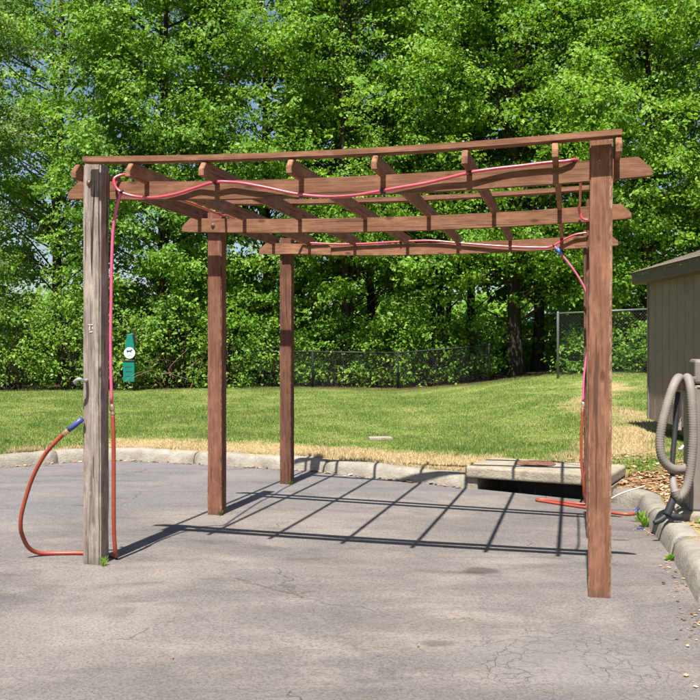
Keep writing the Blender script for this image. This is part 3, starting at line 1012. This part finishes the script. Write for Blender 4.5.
o.matrix_local = Matrix.Rotation(R(-90), 4, 'X') @ Matrix.Translation((0, -.0155, 0))
pp(box("waste_bin", (0, -.06, Z(.745)), (.34, .24, .60), M_GRN, None, .015))
pp(box("bin_lid", (0, -.06, Z(1.075)), (.37, .27, .05), M_BLK, None, .012))
for i in range(3):
    pp(box("bin_slot", (0, -.183, Z(.9 - i * .14)), (.2, .006, .02), M_NAVY, None, 0))

# ------------------------------------------------------------------ chain-link fences
M_GALV = m_plain("galvanised_steel", (.15, .155, .155), .5, .5, .15)
M_WIRE = m_plain("chain_wire", (.05, .052, .052), .6, .3, .2)


def wire_panel(P0, P1, h, z0, z1, step=.085, th=.0013):
    """woven wire between two posts as crossing diagonals"""
    L = math.hypot(P1[0] - P0[0], P1[1] - P0[1]); dx = (P1[0] - P0[0]) / L; dy = (P1[1] - P0[1]) / L
    V = []; F = []
    for sgn in (1, -1):
        s = -h
        while s < L + h:
            a0 = s; b0 = 0.; a1 = s + sgn * h; b1 = h
            # clip to 0..L
            t0, t1 = 0., 1.
            da = a1 - a0
            lo = (0 - a0) / da; hi = (L - a0) / da
            if lo > hi: lo, hi = hi, lo
            t0 = max(t0, lo); t1 = min(t1, hi)
            if t1 - t0 > .01:
                for (off) in ((0,),):
                    pts = []
                    for t in (t0, t1):
                        a = a0 + da * t; b = h * t
                        zb = z0 + (z1 - z0) * a / L
                        pts.append((P0[0] + dx * a, P0[1] + dy * a, zb + b))
                    k = len(V)
                    (x0, y0, q0), (x1, y1, q1) = pts
                    for (x, y, q) in pts:
                        V += [(x - dx * th, y - dy * th, q + sgn * th), (x + dx * th, y + dy * th, q - sgn * th), (x - dy * th, y + dx * th + .0, q)]
                    F += [(k, k + 1, k + 4, k + 3), (k + 1, k + 2, k + 5, k + 4), (k + 2, k, k + 3, k + 5)]
            s += step
    return V, F


M_GALVD = m_plain('dark_fence_steel', (.03, .032, .032), .6, .3, .2)


def fence(name, label, pts, h, galv=M_GALVD, group=None):
    c = pts[0]
    f = empty(name, (c[0], c[1], float(lawn(np.array([c[0]]), np.array([c[1]]))[0]))); tag(f, label, 'fence', group)
    zs = [float(lawn(np.array([p[0]]), np.array([p[1]]))[0]) for p in pts]
    for p, z in zip(pts, zs):
        V, F = tube_arrays(np.array([(p[0], p[1], z - .2), (p[0], p[1], z + h + .02), (p[0], p[1], z + h + .06)]), [.038, .038, .02], 10)
        under(f, link("fence_post", quads_mesh("fence_post", V, F), galv))
    for i in range(len(pts) - 1):
        a, b = pts[i], pts[i + 1]
        V, F = tube_arrays(np.array([(a[0], a[1], zs[i] + h), (b[0], b[1], zs[i + 1] + h)]), .026, 8)
        under(f, link("top_rail", quads_mesh("top_rail", V, F), galv))
        V, F = wire_panel(a, b, h - .06, zs[i] + .03, zs[i + 1] + .03)
        me = bpy.data.meshes.new("wire_mesh"); me.from_pydata(V, [], F)
        o = under(f, link("wire_mesh", me, M_WIRE)); o['kind'] = 'stuff'
    return f


fence("chain_link_fence", 'tall chain-link fence running behind the shed', [(6.0, 27.0), (8.6, 26.2), (11.4, 25.4), (14.2, 24.6)], 1.88, M_GALV)
fence("chain_link_fence", 'low chain-link fence along the edge of the wood', [(4.45, 29.9), (1.54, 30.0), (-1.2, 30.1), (-4.0, 30.2)], 1.15)

# ------------------------------------------------------------------ the road and cars beyond the wood
rz_ = float(lawn(np.array([0.]), np.array([62.]))[0])
box("far_road", (0, 62.5, rz_ - .04), (240, 10, .16), M_ROAD, None, 0)
tag(bpy.data.objects["far_road"], kind='structure')
M_GLASS = m_plain("car_glass", (.03, .035, .04), .15, 0, .1)
M_TYRE = m_plain("tyre", (.02, .02, .02), .8, 0, .1)


def car(x, y, col, label):
    z = rz_ + .04
    c = empty("parked_car", (x, y, z)); tag(c, label, 'car', 'cars parked beyond the wood')
    paint = m_plain("car_paint", col, .3, .3, .05, 3, 0, .6)
    prism("body", [(-2.2, .35), (-2.15, .8), (-1.2, .92), (1.3, .95), (2.15, .88), (2.2, .35), (1.75, .25), (-1.75, .25)], 1.75, paint, c, .05)
    prism("cabin_glass", [(-1.25, .90), (-.55, 1.36), (.75, 1.38), (1.45, .93)], 1.5, M_GLASS, c, .03)
    prism("roof", [(-.65, 1.345), (-.5, 1.43), (.7, 1.45), (.88, 1.36)], 1.46, paint, c, .02)
    for xx in (-1.4, 1.4):
        for yy in (-.8, .8):
            wv_ = lathe("wheel", [(.2, -.1), (.32, -.1), (.33, -.05), (.33, .05), (.32, .1), (.2, .1)], M_TYRE, c, 18, (xx, yy, .33), (R(90), 0, 0))
            lathe("rim", [(.19, -.11), (.18, .0), (.19, .11)], M_STEEL, wv_, 14)


car(13.6, 61, (.05, .08, .2), 'dark blue car half hidden behind the tall fence and trunks')
car(18.3, 60.5, (.35, .03, .03), 'red car glimpsed through the chain-link fence left of the shed')

# ------------------------------------------------------------------ trees
def m_leaf(name, lo, mid, hi, trans=.42):
    t = NT(name); tint = t.attr("tint")
    c = t.ramp(tint, [(0, lo), (.5, mid), (1, hi)])
    d = t.bsdf(c, .5, spec=.35)
    tc = t.mix(.55, c, tuple(min(1, x * y) for x, y in zip(hi, (1.55, 1.65, .7))))
    tr = t.n("ShaderNodeBsdfTranslucent"); t.l(tc, tr.inputs[0])
    mx = t.n("ShaderNodeMixShader"); mx.inputs[0].default_value = trans
    t.l(d, mx.inputs[1]); t.l(tr.outputs[0], mx.inputs[2])
    return t.done(mx.outputs[0])


M_LEAF = [m_leaf("maple_leaf", (.040, .11, .010), (.102, .222, .017), (.215, .355, .038)),
          m_leaf("oak_leaf", (.045, .12, .008), (.113, .242, .015), (.23, .37, .032)),
          m_leaf("shrub_leaf", (.046, .12, .012), (.118, .235, .024), (.245, .365, .052)),
          m_leaf("grey_green_leaf", (.06, .105, .025), (.11, .17, .04), (.18, .24, .06))]


def m_bark():
    t = NT("bark"); v = t.pos((9, 9, 1.6))
    n1 = t.noise(v, 1.8, 5, .65, .5)
    c = t.ramp(n1, [(.3, (.016, .012, .009)), (.55, (.042, .032, .024)), (.75, (.085, .068, .054))])
    return t.done(t.bsdf(c, .9, t.bump(n1, .9, .03), spec=.1))


M_BARK = m_bark()


def leaf_arrays(P, Nn, size, r):
    """folded diamond leaves at P with normals Nn"""
    n = len(P)
    rnd = r.normal(size=(n, 3)); rnd[:, 2] -= .5
    T = rnd - (rnd * Nn).sum(1)[:, None] * Nn; T /= np.linalg.norm(T, axis=1)[:, None] + 1e-9
    B = np.cross(Nn, T)
    L = size * r.uniform(.55, 1.4, n)[:, None]; Wd = L * r.uniform(.52, .78, n)[:, None]
    k = .14 * L
    V = np.empty((n, 4, 3))
    V[:, 0] = P - T * L * .5
    V[:, 1] = P + B * Wd * .5 + Nn * k - T * L * .06
    V[:, 2] = P + T * L * .5
    V[:, 3] = P - B * Wd * .5 + Nn * k - T * L * .06
    i = np.arange(n)[:, None] * 4
    F = np.concatenate([i + np.array([0, 2, 1]), i + np.array([0, 3, 2])], 0)
    return V.reshape(-1, 3), F


def foliage(r, centers, radii, axis_xy, per, size, flat=.6, droop=0.0, tone=None):
    """leaf sprays round a list of clump centres"""
    cnt = np.maximum(6, (per * (radii / .7) ** 2 * r.uniform(.6, 1.3, len(radii))).astype(int))
    ci = np.repeat(np.arange(len(centers)), cnt)
    n = len(ci)
    d = r.normal(size=(n, 3)); d /= np.linalg.norm(d, axis=1)[:, None]
    rad = r.random(n) ** .42
    # every clump is a spray of three or four fingers pointing out and away
    fing = r.normal(size=(len(centers), 4, 3)); fing[..., 2] *= .45; fing /= np.linalg.norm(fing, axis=2)[..., None]
    fsel = fing[ci, r.integers(0, 4, n)]
    along = r.random(n) ** .7
    off = np.where((r.random(n) < .62)[:, None], fsel * (along * 1.35)[:, None] + d * (.30 * rad)[:, None], d * rad[:, None])
    off = off * radii[ci][:, None]
    off[:, 2] *= flat
    hor = np.linalg.norm(off[:, :2], axis=1)
    off[:, 2] -= droop * hor ** 1.5
    P = centers[ci] + off
    out = off / (np.linalg.norm(off, axis=1)[:, None] + 1e-6)
    Nn = .5 * out + .45 * r.normal(size=(n, 3)) + np.array([-.05, -.32, .62])
    Nn /= np.linalg.norm(Nn, axis=1)[:, None]
    V, F = leaf_arrays(P, Nn, size, r)
    tn = r.normal(.55, .2, n) + (r.normal(0, .17, len(centers)))[ci]
    if tone is not None: tn = tn + tone
    return V, F, np.repeat(np.clip(tn, 0, 1), 4)


def wood_mesh(name, paths):
    """paths: list of (points, radii, sides)"""
    Vs = []; Fs = []; k = 0
    for P, rr, sd_ in paths:
        V, F = tube_arrays(np.array(P), rr, sd_, cap=False)
        Vs.append(V); Fs.append(F + k); k += len(V)
    return np_mesh(name, np.concatenate(Vs), np.concatenate(Fs), None, True)


def tree(seed, x, y, h, zc, Rc, nclump, per, mat, label, trunk_r=.2, lean=(0, 0), size=.15, droop=.15, front=.6, name="tree", stems=1, hole=.32, per2=1.12):
    r = np.random.default_rng(seed)
    z0 = float(lawn(np.array([x]), np.array([y]))[0]) - .05
    root = empty(name, (x, y, z0)); tag(root, label, 'tree', 'trees of the wood behind the lawn')
    # crown clumps in an uneven egg, thinned by a lumpy noise so that hollows open
    ph = r.uniform(0, 6.28, 8)
    C = []; RR = []
    while len(C) < nclump:
        t = r.random() ** .9
        a = r.uniform(0, 2 * math.pi)
        if r.random() < front and math.sin(a) > .25: continue          # fewer clumps on the side away from the lawn
        prof = (math.sin(math.pi * min(1, t * .86 + .14)) ** .6) * (1.05 - .25 * t)
        lob = 1 + .2 * math.sin(3 * a + ph[0] + 4 * t) + .16 * math.sin(5 * a + ph[1] - 7 * t)
        rad = Rc * prof * lob * (1 - .62 * r.random() ** 1.7)
        p = np.array([math.cos(a) * rad + lean[0] * t, math.sin(a) * rad + lean[1] * t, zc + (h - zc) * t])
        q = (math.sin(p[0] * 1.25 + ph[2]) + math.sin(p[1] * 1.1 + ph[3]) + math.sin(p[2] * 1.35 + ph[4] + .5 * p[0]) + math.sin(p[0] * 2.7 + p[2] * 2.1 + ph[5]))
        if q < -.75 and r.random() < hole * 3.0: continue
        C.append(p); RR.append(r.uniform(.42, .95))
    C = np.array(C); RR = np.array(RR)
    V, F, tn = foliage(r, C, RR, (0, 0), per * per2 * (1.28 if seed < 11 else 1), size * (.86 if seed < 11 else 1), .62, droop)
    me = np_mesh("crown", V, F, {"tint": tn})
    link("crown", me, mat, root)
    paths = []
    tops = []
    for s in range(stems):
        bx = r.normal(0, .35 if stems > 1 else 0, 2)
        kk = np.linspace(0, 1, 9)
        wob = r.normal(0, .10, (9, 2)); wob[0] = 0
        P = np.stack([bx[0] + lean[0] * kk + np.cumsum(wob[:, 0]) * .7, bx[1] + lean[1] * kk + np.cumsum(wob[:, 1]) * .7, -.15 + (h * .93 + .15) * kk], 1)
        rr = trunk_r * (1 - .86 * kk) * (1 if s == 0 else .7); rr[0] *= 1.35
        paths.append((P, rr, 10)); tops.append(P)
    sel = r.permutation(len(C))[:min(len(C), 70)]
    for i in sel:
        P = tops[r.integers(0, stems)]
        c = C[i]
        zb = max(zc * .7, c[2] - .45 * math.hypot(c[0], c[1]) - .3)
        b = np.array([np.interp(zb, P[:, 2], P[:, 0]), np.interp(zb, P[:, 2], P[:, 1]), zb])
        m1 = b + (c - b) * .4 + np.array([0, 0, .12]) + r.normal(0, .12, 3); m2 = b + (c - b) * .75 + r.normal(0, .12, 3)
        r0 = trunk_r * .22 * r.uniform(.6, 1.1)
        paths.append((np.array([b, m1, m2, c]), np.array([r0, r0 * .65, r0 * .4, .008]), 5))
    link("trunk", wood_mesh("trunk", paths), M_BARK, root)
    return root


TREES = [
    # seed, x, y, h, crown base, radius, clumps, leaves each, mat, trunk
    (1, -13.2, 31.0, 14.5, 1.6, 3.4, 210, 95, 3, .18, 'soft grey-green tree at the left edge of the picture', {'size': .11, 'per2': 1.5}),
    (2, -10.2, 33.0, 17.0, 1.4, 3.7, 300, 100, 0, .2, 'tall leafy tree rising behind the weathered grey post', {'size': .135}),
    (3, -6.6, 32.2, 17.5, 2.2, 3.9, 330, 105, 0, .22, 'tall maple above the pet waste station', {'hole': .3, 'size': .15}),
    (4, -3.0, 33.4, 17.5, 2.6, 3.8, 320, 105, 0, .2, 'tall leafy tree rising behind the middle left post', {'hole': .3, 'size': .135}),
    (5, .4, 32.6, 16.8, 2.9, 3.6, 290, 105, 1, .17, 'bright green tree behind the middle of the pergola', {'stems': 2}),
    (6, 3.2, 33.8, 17.5, 3.0, 3.6, 290, 105, 1, .16, 'bright green tree with several thin stems right of centre', {'stems': 3}),
    (7, 5.5, 31.2, 16.5, 2.5, 4.5, 440, 110, 1, .25, 'broad oak with the thickest trunk, left of the tall fence corner', {'droop': .28, 'hole': .28, 'size': .14}),
    (8, 6.6, 33.0, 17.5, 3.2, 3.6, 280, 105, 1, .2, 'dark-trunked tree close behind the broad oak', {'droop': .22}),
    (9, 9.8, 31.2, 16.0, 2.2, 4.1, 360, 110, 1, .22, 'drooping bright green tree above the shed roof', {'droop': .28, 'hole': .28, 'size': .14}),
    (10, 13.6, 31.0, 16.0, 1.6, 3.6, 260, 105, 0, .2, 'tree at the right edge behind the shed', {}),
    (11, -12.0, 38.5, 19.0, 1.2, 4.2, 190, 120, 0, .2, 'rear tree seen through gaps at the left edge', {'size': .18, 'hole': .38}),
    (12, -7.8, 38.0, 20.0, 1.5, 4.4, 220, 120, 0, .2, 'rear tree behind the maple over the pet waste station', {'size': .2, 'hole': .35}),
    (13, -3.4, 39.0, 20.0, 1.8, 4.4, 220, 120, 0, .2, 'rear tree behind the middle left post', {'size': .25, 'hole': .1}),
    (14, .8, 38.2, 20.0, 3.2, 4.4, 220, 120, 0, .2, 'rear tree in the dark behind the centre trunks', {'size': .25, 'hole': .1}),
    (15, 5.0, 39.0, 20.0, 3.4, 4.4, 220, 120, 0, .2, 'rear tree behind the thin multi-stem tree', {'size': .25, 'hole': .1}),
    (16, 9.4, 38.2, 20.0, 3.0, 4.4, 220, 120, 0, .2, 'rear tree behind the oak and tall fence', {'size': .25, 'hole': .1}),
    (17, 14.0, 38.5, 20.0, 2.0, 4.4, 200, 120, 0, .2, 'rear tree high behind the shed', {'size': .25, 'hole': .1}),
]
for (sd_, x, y, h, zc, Rc, nc, per, mi, tr_, lab, kw) in TREES:
    tree(sd_, x, y, h, zc, Rc, int(nc * (1.25 if sd_ < 11 else 1.1)), per, M_LEAF[mi], lab, trunk_r=tr_, **kw)


def shrub(seed, x, y, h, rad, n, per, mat, label, size=.108):
    r = np.random.default_rng(seed)
    z0 = float(lawn(np.array([x]), np.array([y]))[0]) - .03
    root = empty("shrub", (x, y, z0)); tag(root, label, 'shrub', 'shrubs along the edge of the wood')
    C = []
    for _ in range(n):
        a = r.uniform(0, 6.283); t = r.random()
        k = rad * (1 - .6 * r.random() ** 2) * (math.sin(math.pi * (.18 + .77 * t)) ** .6)
        C.append((math.cos(a) * k, math.sin(a) * k * .75, .12 + h * t * (1 + .12 * math.sin(2 * a + seed))))
    C = np.array(C)
    V, F, tn = foliage(r, C, r.uniform(.22, .5, n), (0, 0), per, size, .75, .1)
    V[:, 2] = np.maximum(V[:, 2], .02)
    link("foliage", np_mesh("foliage", V, F, {"tint": tn}), mat, root)
    paths = []
    for c in C[:40]:
        b = np.array([r.normal(0, .2), r.normal(0, .15), -.05])
        paths.append((np.array([b, b * .5 + c * .5 + r.normal(0, .08, 3), c]), np.array([.022, .014, .006]), 5))
    link("stems", wood_mesh("stems", paths), M_BARK, root)


SHRUBS = [
    (-12.6, 29.4, 2.6, 1.5, 2, 'shrub at the far left edge of the lawn'), (-10.6, 29.2, 2.8, 1.5, 2, 'tall rounded shrub left of the grey post'), (-8.8, 29.5, 3.2, 1.4, 2, 'tall shrub behind the grey post'),
    (-7.2, 29.3, 2.3, 1.2, 2, 'leafy shrub right behind the pet waste station'), (-5.6, 29.6, 2.9, 1.4, 2, 'yellow-green shrub with dead vines right of the pet waste station'), (-3.9, 29.8, 2.6, 1.3, 0, 'shrub behind the middle left post'),
    (-2.3, 30.9, 2.1, 1.2, 0, 'shrub behind the left end of the low fence'), (-.5, 31.2, 2.1, 1.1, 0, 'low shrub behind the low fence by the rear left post'), (1.1, 31.0, 2.3, 1.1, 1, 'low bright shrub behind the low fence post at centre'),
    (2.7, 31.1, 2.4, 1.2, 1, 'shrub behind the low fence right of centre'), (4.1, 31.0, 2.2, 1.0, 0, 'dark shrub at the right end of the low fence'), (7.4, 28.6, 1.3, 1.0, 0, 'dark shrub behind the tall fence beside the right post'),
    (9.2, 28.0, 1.5, 1.1, 0, 'dark shrub behind the tall fence next to the shed'), (11.2, 27.6, 1.8, 1.2, 0, 'dark shrub behind the tall fence hidden by the shed'),
]
for i, (x, y, h, rd, mi, lab) in enumerate(SHRUBS):
    shrub(100 + i, x, y, h, rd, 120 if i < 6 else 85, 100, M_LEAF[mi], lab)

# rough undergrowth filling the wood's floor behind the shrubs
r = np.random.default_rng(77)
C = []; n = 640
X = r.uniform(-17, 17, n); Y = r.uniform(31.5, 44, n)
zz = lawn(X, Y)
hh = np.where(X < -2, 3.0, 1.9)
C = np.stack([X, Y, zz + .1 + hh * r.random(n) ** 1.1], 1)
V, F, tn = foliage(r, C, r.uniform(.4, .9, n), (0, 0), 95, .17, .7, .1)
tag(link("undergrowth", np_mesh("undergrowth", V, F, {"tint": tn}), M_LEAF[0]), 'tangled green undergrowth on the floor of the wood', 'undergrowth', kind='stuff')

# a hedgerow on the bank beyond the wood
r = np.random.default_rng(78)
n = 420
X = r.uniform(-26, 26, n); Y = r.uniform(49, 54, n)
C = np.stack([X, Y, lawn(X, Y) + .2 + (2.2 + 1.6 * np.sin(X * .7) + 1.2 * np.sin(X * 1.9 + 1)).clip(.5, 6) * r.random(n)], 1)
V, F, tn = foliage(r, C, r.uniform(.7, 1.4, n), (0, 0), 42, .36, .8, .05)
tag(link("hedgerow", np_mesh("hedgerow", V, F, {"tint": tn}), M_LEAF[0]), 'dark hedgerow on the bank beyond the wood', 'hedgerow', kind='stuff')

# dead vines on the lawn edge
M_VINE = m_plain("dead_vine", (.20, .13, .085), .9, 0, .3, 9)
r = np.random.default_rng(5)
paths = []
for i in range(14):
    a = np.array([-5.35 + r.normal(0, .4), 28.6 + r.normal(0, .25), .2 + r.random() * .9])
    d = r.normal(0, .45, 3); d[2] = abs(d[2]) * .7
    b = a + d; c = b + r.normal(0, .4, 3); c[2] = max(.15, c[2] - .3)
    paths.append((catmull([a, b, c], 5), r.uniform(.004, .008), 5))
tag(link("dead_vines", wood_mesh("dead_vines", [(p, np.full(len(p), q), s) for p, q, s in paths]), M_VINE), 'tangle of dead tan vines right of the pet waste station', 'vines')

# ------------------------------------------------------------------ grass blades
def blades(name, X, Y, dryv, h, wdt, r, lean=.5):
    d = sdist(X, Y)
    k = d > .2
    X, Y, dryv, d = X[k], Y[k], dryv[k], d[k]
    Z0 = lawn(X, Y, d)
    n = len(X)
    a = r.uniform(0, 6.283, n); pt = np.sin(X * 1.9 + 2 * np.sin(Y * .8)) * np.sin(Y * 1.4 + 1.7 * np.sin(X * 1.1)); hh = h * r.uniform(.5, 1.4, n) * (1 + .55 * pt); ww = wdt * r.uniform(.6, 1.4, n)
    la = r.uniform(0, 6.283, n); ll = hh * lean * r.random(n)
    V = np.empty((n, 3, 3))
    V[:, 0] = np.stack([X - np.cos(a) * ww, Y - np.sin(a) * ww, Z0 - .004], 1)
    V[:, 1] = np.stack([X + np.cos(a) * ww, Y + np.sin(a) * ww, Z0 - .004], 1)
    V[:, 2] = np.stack([X + np.cos(la) * ll, Y + np.sin(la) * ll, Z0 + hh], 1)
    return V.reshape(-1, 3), np.arange(3 * n).reshape(-1, 3), np.repeat(dryv, 3), np.repeat(r.random(n), 3)


r = np.random.default_rng(21)
n = 420000
yy = 9.5 + 20.5 * r.random(n) ** 1.5
xx = r.uniform(-1, 1, n) * (yy * .42) + .3
dd = sdist(xx, yy)
dv, mv = dry_mulch(xx, yy, dd)
rel = np.stack([xx - A_IN[0], yy - A_IN[1]], -1)
ins = ((rel @ E_IN > -.12) & (rel @ E_IN < L_IN + .12) & (rel @ N_IN < 1.0))
keep = (r.random(n) > mv * 1.2) & ~ins & ~((xx > SX + .3) & (yy < SY1) & (yy > SY0))
V, F, da, ta = blades("lawn_blades", xx[keep], yy[keep], dv[keep], .03, .007, r)
tag(link("lawn_blades", np_mesh("lawn_blades", V, F, {"dry": da, "tint": ta}), M_BLADE), 'short mown grass of the lawn, straw-dry along the kerb', 'grass', kind='stuff')


r = np.random.default_rng(23)
n = 15000
s_ = r.uniform(sA - 13, sA - .05, n)
P = np.array([kerb_pt(q) for q in s_]); T = np.array([kerb_pt(q + .05) - kerb_pt(q - .05) for q in s_]); T /= np.linalg.norm(T, axis=1)[:, None]
Q = P + np.stack([-T[:, 1], T[:, 0]], 1) * (.215 + np.abs(r.normal(0, .05, n)))[:, None]
keep = r.random(n) < .5 + .5 * np.sin(s_ * 4.3 + 2 * np.sin(s_ * 1.7))
V, F, da, ta = blades("verge_blades", Q[keep, 0], Q[keep, 1], np.full(keep.sum(), .8), .055, .005, r, 1.3)
tag(link("verge_blades", np_mesh("verge_blades", V, F, {"dry": da, "tint": ta}), M_BLADE), 'ragged dry grass overhanging the back kerb', 'grass', kind='stuff')


def tuft(name, label, x, y, z, h, n, spread, green=True, cat='weed', leafy=False):
    r = np.random.default_rng(int(abs(x * 1000) + abs(y * 77)))
    V = []; F = []; k = 0
    for i in range(n):
        a = r.uniform(0, 6.283); q = r.random() * spread
        b = np.array([math.cos(a) * q * .3, math.sin(a) * q * .3, 0]); tip = b + np.array([math.cos(a) * q, math.sin(a) * q, h * r.uniform(.5, 1.1)])
        s = np.array([-math.sin(a), math.cos(a), 0]) * (.014 if leafy else .004)
        mid = b * .45 + tip * .55 + np.array([0, 0, h * .15])
        V += [b - s * .4, b + s * .4, mid + s, mid - s, tip]
        F += [(k, k + 1, k + 2, k + 3), (k + 3, k + 2, k + 4)]; k += 5
    me = bpy.data.meshes.new(name); me.from_pydata([tuple(v) for v in V], [], F)
    at = me.attributes.new("tint", 'FLOAT', 'POINT'); at.data.foreach_set("value", r.random(len(V)).astype(np.float32))
    o = link(name, me, M_LEAF[2] if green else M_BLADE, None, (x, y, z))
    return tag(o, label, cat)


p = W(.13, -.02, 0); tuft("grass_tuft", 'small tuft of grass at the foot of the weathered grey post', p.x, p.y, float(asph(p.x, p.y)), .065, 30, .055, True, 'grass')
p = W(.14, 2.27, 0); tuft("grass_tuft", 'tiny dry tuft at the foot of the middle left post', p.x, p.y, float(asph(p.x, p.y)), .05, 22, .05, False, 'grass')
p = W(.14, 4.56, 0); tuft("grass_tuft", 'tiny green tuft at the foot of the rear left post', p.x, p.y, float(asph(p.x, p.y)), .05, 22, .05, True, 'grass')
p = W(3.60, 2.22, 0); tuft("grass_tuft", 'wisp of dry grass at the foot of the middle right post', p.x, p.y, float(asph(p.x, p.y)), .02, 26, .05, False, 'grass')
for (x, y, lab) in ((2.86, 9.22, 'leafy weed in the gutter near the blue hose end'), (2.80, 8.9, 'second leafy weed in the gutter, nearer the vacuum nozzle'), (2.46, 7.2, 'tiny weed in the gutter beside the right kerb')):
    tuft("weed", lab, x, y, float(asph(x, y)), .11 if y > 8 else .05, 26, .09 if y > 8 else .04, True, 'weed', True)
for (x, y, lab) in ((2.98, 7.75, 'leafy weed in the mulch in front of the vacuum cabinet'), (2.95, 7.35, 'low weed in the mulch at the right edge of the picture'), (3.2, 7.6, 'weed in the mulch beside the vacuum pad')):
    zz = float(lawn(np.array([x]), np.array([y]))[0]); tuft("weed", lab, x, y, zz, .10, 30, .11, True, 'weed', True)

# ------------------------------------------------------------------ mulch chips and leaf litter
M_CHIP = None
t = NT("wood_chip"); tint = t.attr("tint")
M_CHIP = t.done(t.bsdf(t.ramp(tint, [(0, (.07, .035, .02)), (.4, (.25, .13, .065)), (.75, (.42, .26, .14)), (1, (.55, .42, .27))]), .9, spec=.1))


def chips(name, label, cat, X, Y, Z, size, r, asp=.4, thick=.2):
    n = len(X)
    a = r.uniform(0, 6.283, n); L = size * r.uniform(.5, 1.5, n); Wd = L * asp * r.uniform(.5, 1.5, n)
    tl = r.normal(0, .35, n); tw = r.normal(0, .35, n)
    ca, sa = np.cos(a), np.sin(a)
    V = np.empty((n, 5, 3))
    for j, (p, q) in enumerate(((-1, -1), (1, -1), (1, 1), (-1, 1))):
        lx = p * L / 2; ly = q * Wd / 2
        V[:, j] = np.stack([X + lx * ca - ly * sa, Y + lx * sa + ly * ca, Z + .004 + np.abs(lx * tl) * (1 if p > 0 else .3) + ly * tw * .3 + Wd * .15], 1)
    V[:, 4] = np.stack([X, Y, Z + .006 + thick * Wd + Wd * .15], 1)
    i = np.arange(n)[:, None] * 5
    F = np.concatenate([i + np.array([0, 1, 4]), i + np.array([1, 2, 4]), i + np.array([2, 3, 4]), i + np.array([3, 0, 4])], 0)
    tn = np.repeat(r.random(n), 5)
    return tag(link(name, np_mesh(name, V.reshape(-1, 3), F, {"tint": tn}), M_CHIP), label, cat, kind='stuff')


r = np.random.default_rng(31)
n = 16000
X = r.uniform(2.2, 5.2, n); Y = r.uniform(4.6, 12.2, n)
d = sdist(X, Y); _, m = dry_mulch(X, Y, d)
rel = np.stack([X - A_IN[0], Y - A_IN[1]], -1)
ins = ((rel @ E_IN > -.12) & (rel @ E_IN < L_IN + .1) & (rel @ N_IN < 1.0))
k = (d > .24) & (r.random(n) < m + .12) & ~ins
chips("bark_mulch", 'brown bark mulch covering the bed behind the right kerb', 'mulch', X[k], Y[k], lawn(X[k], Y[k], d[k]), .055, r)
# litter in the gutter of the right kerb and along the back kerb
n = 900
s = r.uniform(sB + .2, seglen[-1] - 6, n); off = np.abs(r.normal(0, .075, n)) + .005
P = np.array([kerb_pt(q) for q in s]); T = np.array([kerb_pt(q + .05) - kerb_pt(q - .05) for q in s]); T /= np.linalg.norm(T, axis=1)[:, None]
Q = P - np.stack([-T[:, 1], T[:, 0]], 1) * off[:, None]
dens = (np.sin(s * 3.1) + np.sin(s * 7.7 + 1)) * .25 + .55
k = r.random(n) < dens
chips("leaf_litter", 'dry brown leaves and chips gathered in the right gutter', 'litter', Q[k, 0], Q[k, 1], asph(Q[k, 0], Q[k, 1]), .017, r, .55, .1)
n = 420
s = r.uniform(sA - 11, sA - .1, n); off = np.abs(r.normal(0, .06, n)) + .01
P = np.array([kerb_pt(q) for q in s]); T = np.array([kerb_pt(q + .05) - kerb_pt(q - .05) for q in s]); T /= np.linalg.norm(T, axis=1)[:, None]
Q = P - np.stack([-T[:, 1], T[:, 0]], 1) * off[:, None]
chips("leaf_litter", 'thin scatter of tan litter at the foot of the back kerb', 'litter', Q[:, 0], Q[:, 1], asph(Q[:, 0], Q[:, 1]), .04, r, .6, .1)
# a few loose leaves and pebbles on the asphalt
M_LEAFD = m_plain("dry_leaf", (.30, .18, .08), .9, 0, .2)
spots = [(2.13, 6.35, 'curled tan leaf on the asphalt right of the front post'), (2.27, 6.55, 'small brown leaf by the right gutter'), (-.9, 4.75, 'pale pebble on the asphalt at lower left'), (.36, 4.95, 'tiny leaf on the asphalt at lower centre'), (2.28, 10.86, 'yellow leaf at the mouth of the storm drain'), (2.05, 5.85, 'brown leaf beside the kerb at the lower right')]
for i, (x, y, lab) in enumerate(spots):
    r = np.random.default_rng(i); s_ = .02 if i not in (2, 3) else .008
    V = [(-s_, 0, .004), (-s_ * .2, -s_ * .6, .012), (s_ * .7, -s_ * .45, .01), (s_ * 1.1, 0, .02), (s_ * .6, s_ * .5, .016), (-s_ * .3, s_ * .55, .01), (0, 0, .004)]
    me = bpy.data.meshes.new("fallen_leaf"); me.from_pydata(V, [], [(j, (j + 1) % 6, 6) for j in range(6)])
    o = link("fallen_leaf", me, M_LEAFD, None, (x, y, float(asph(x, y)) + .002), (0, 0, r.uniform(0, 6)))
    tag(o, lab, 'leaf', 'loose bits on the asphalt')
# white stick across the gutter and the blue scrap
o = tube("white_stick", [(2.62, 9.95, float(asph(2.62, 9.95)) + .015), (2.85, 9.98, -.02), (3.16, 10.02, .075)], .008, M_WHITE, None, 8)
tag(o, 'thin white stick leaning across the kerb by the blue hose end', 'stick')
o = box("blue_scrap", (0, 0, 0), (.07, .03, .012), M_BLUE, None, .003, 0, (2.72, 8.75, float(asph(2.72, 8.75)) + .008)); o.rotation_euler = (0, 0, .4)
tag(o, 'scrap of blue plastic lying in the gutter', 'scrap')
lz = float(lawn(np.array([.47]), np.array([14.5]))[0])
o = box("ground_lid", (0, 0, 0), (.36, .24, .05), M_SLAB, None, .01, .1, (.47, 14.5, lz + .022)); tag(o, 'small pale valve lid set in the lawn', 'lid')
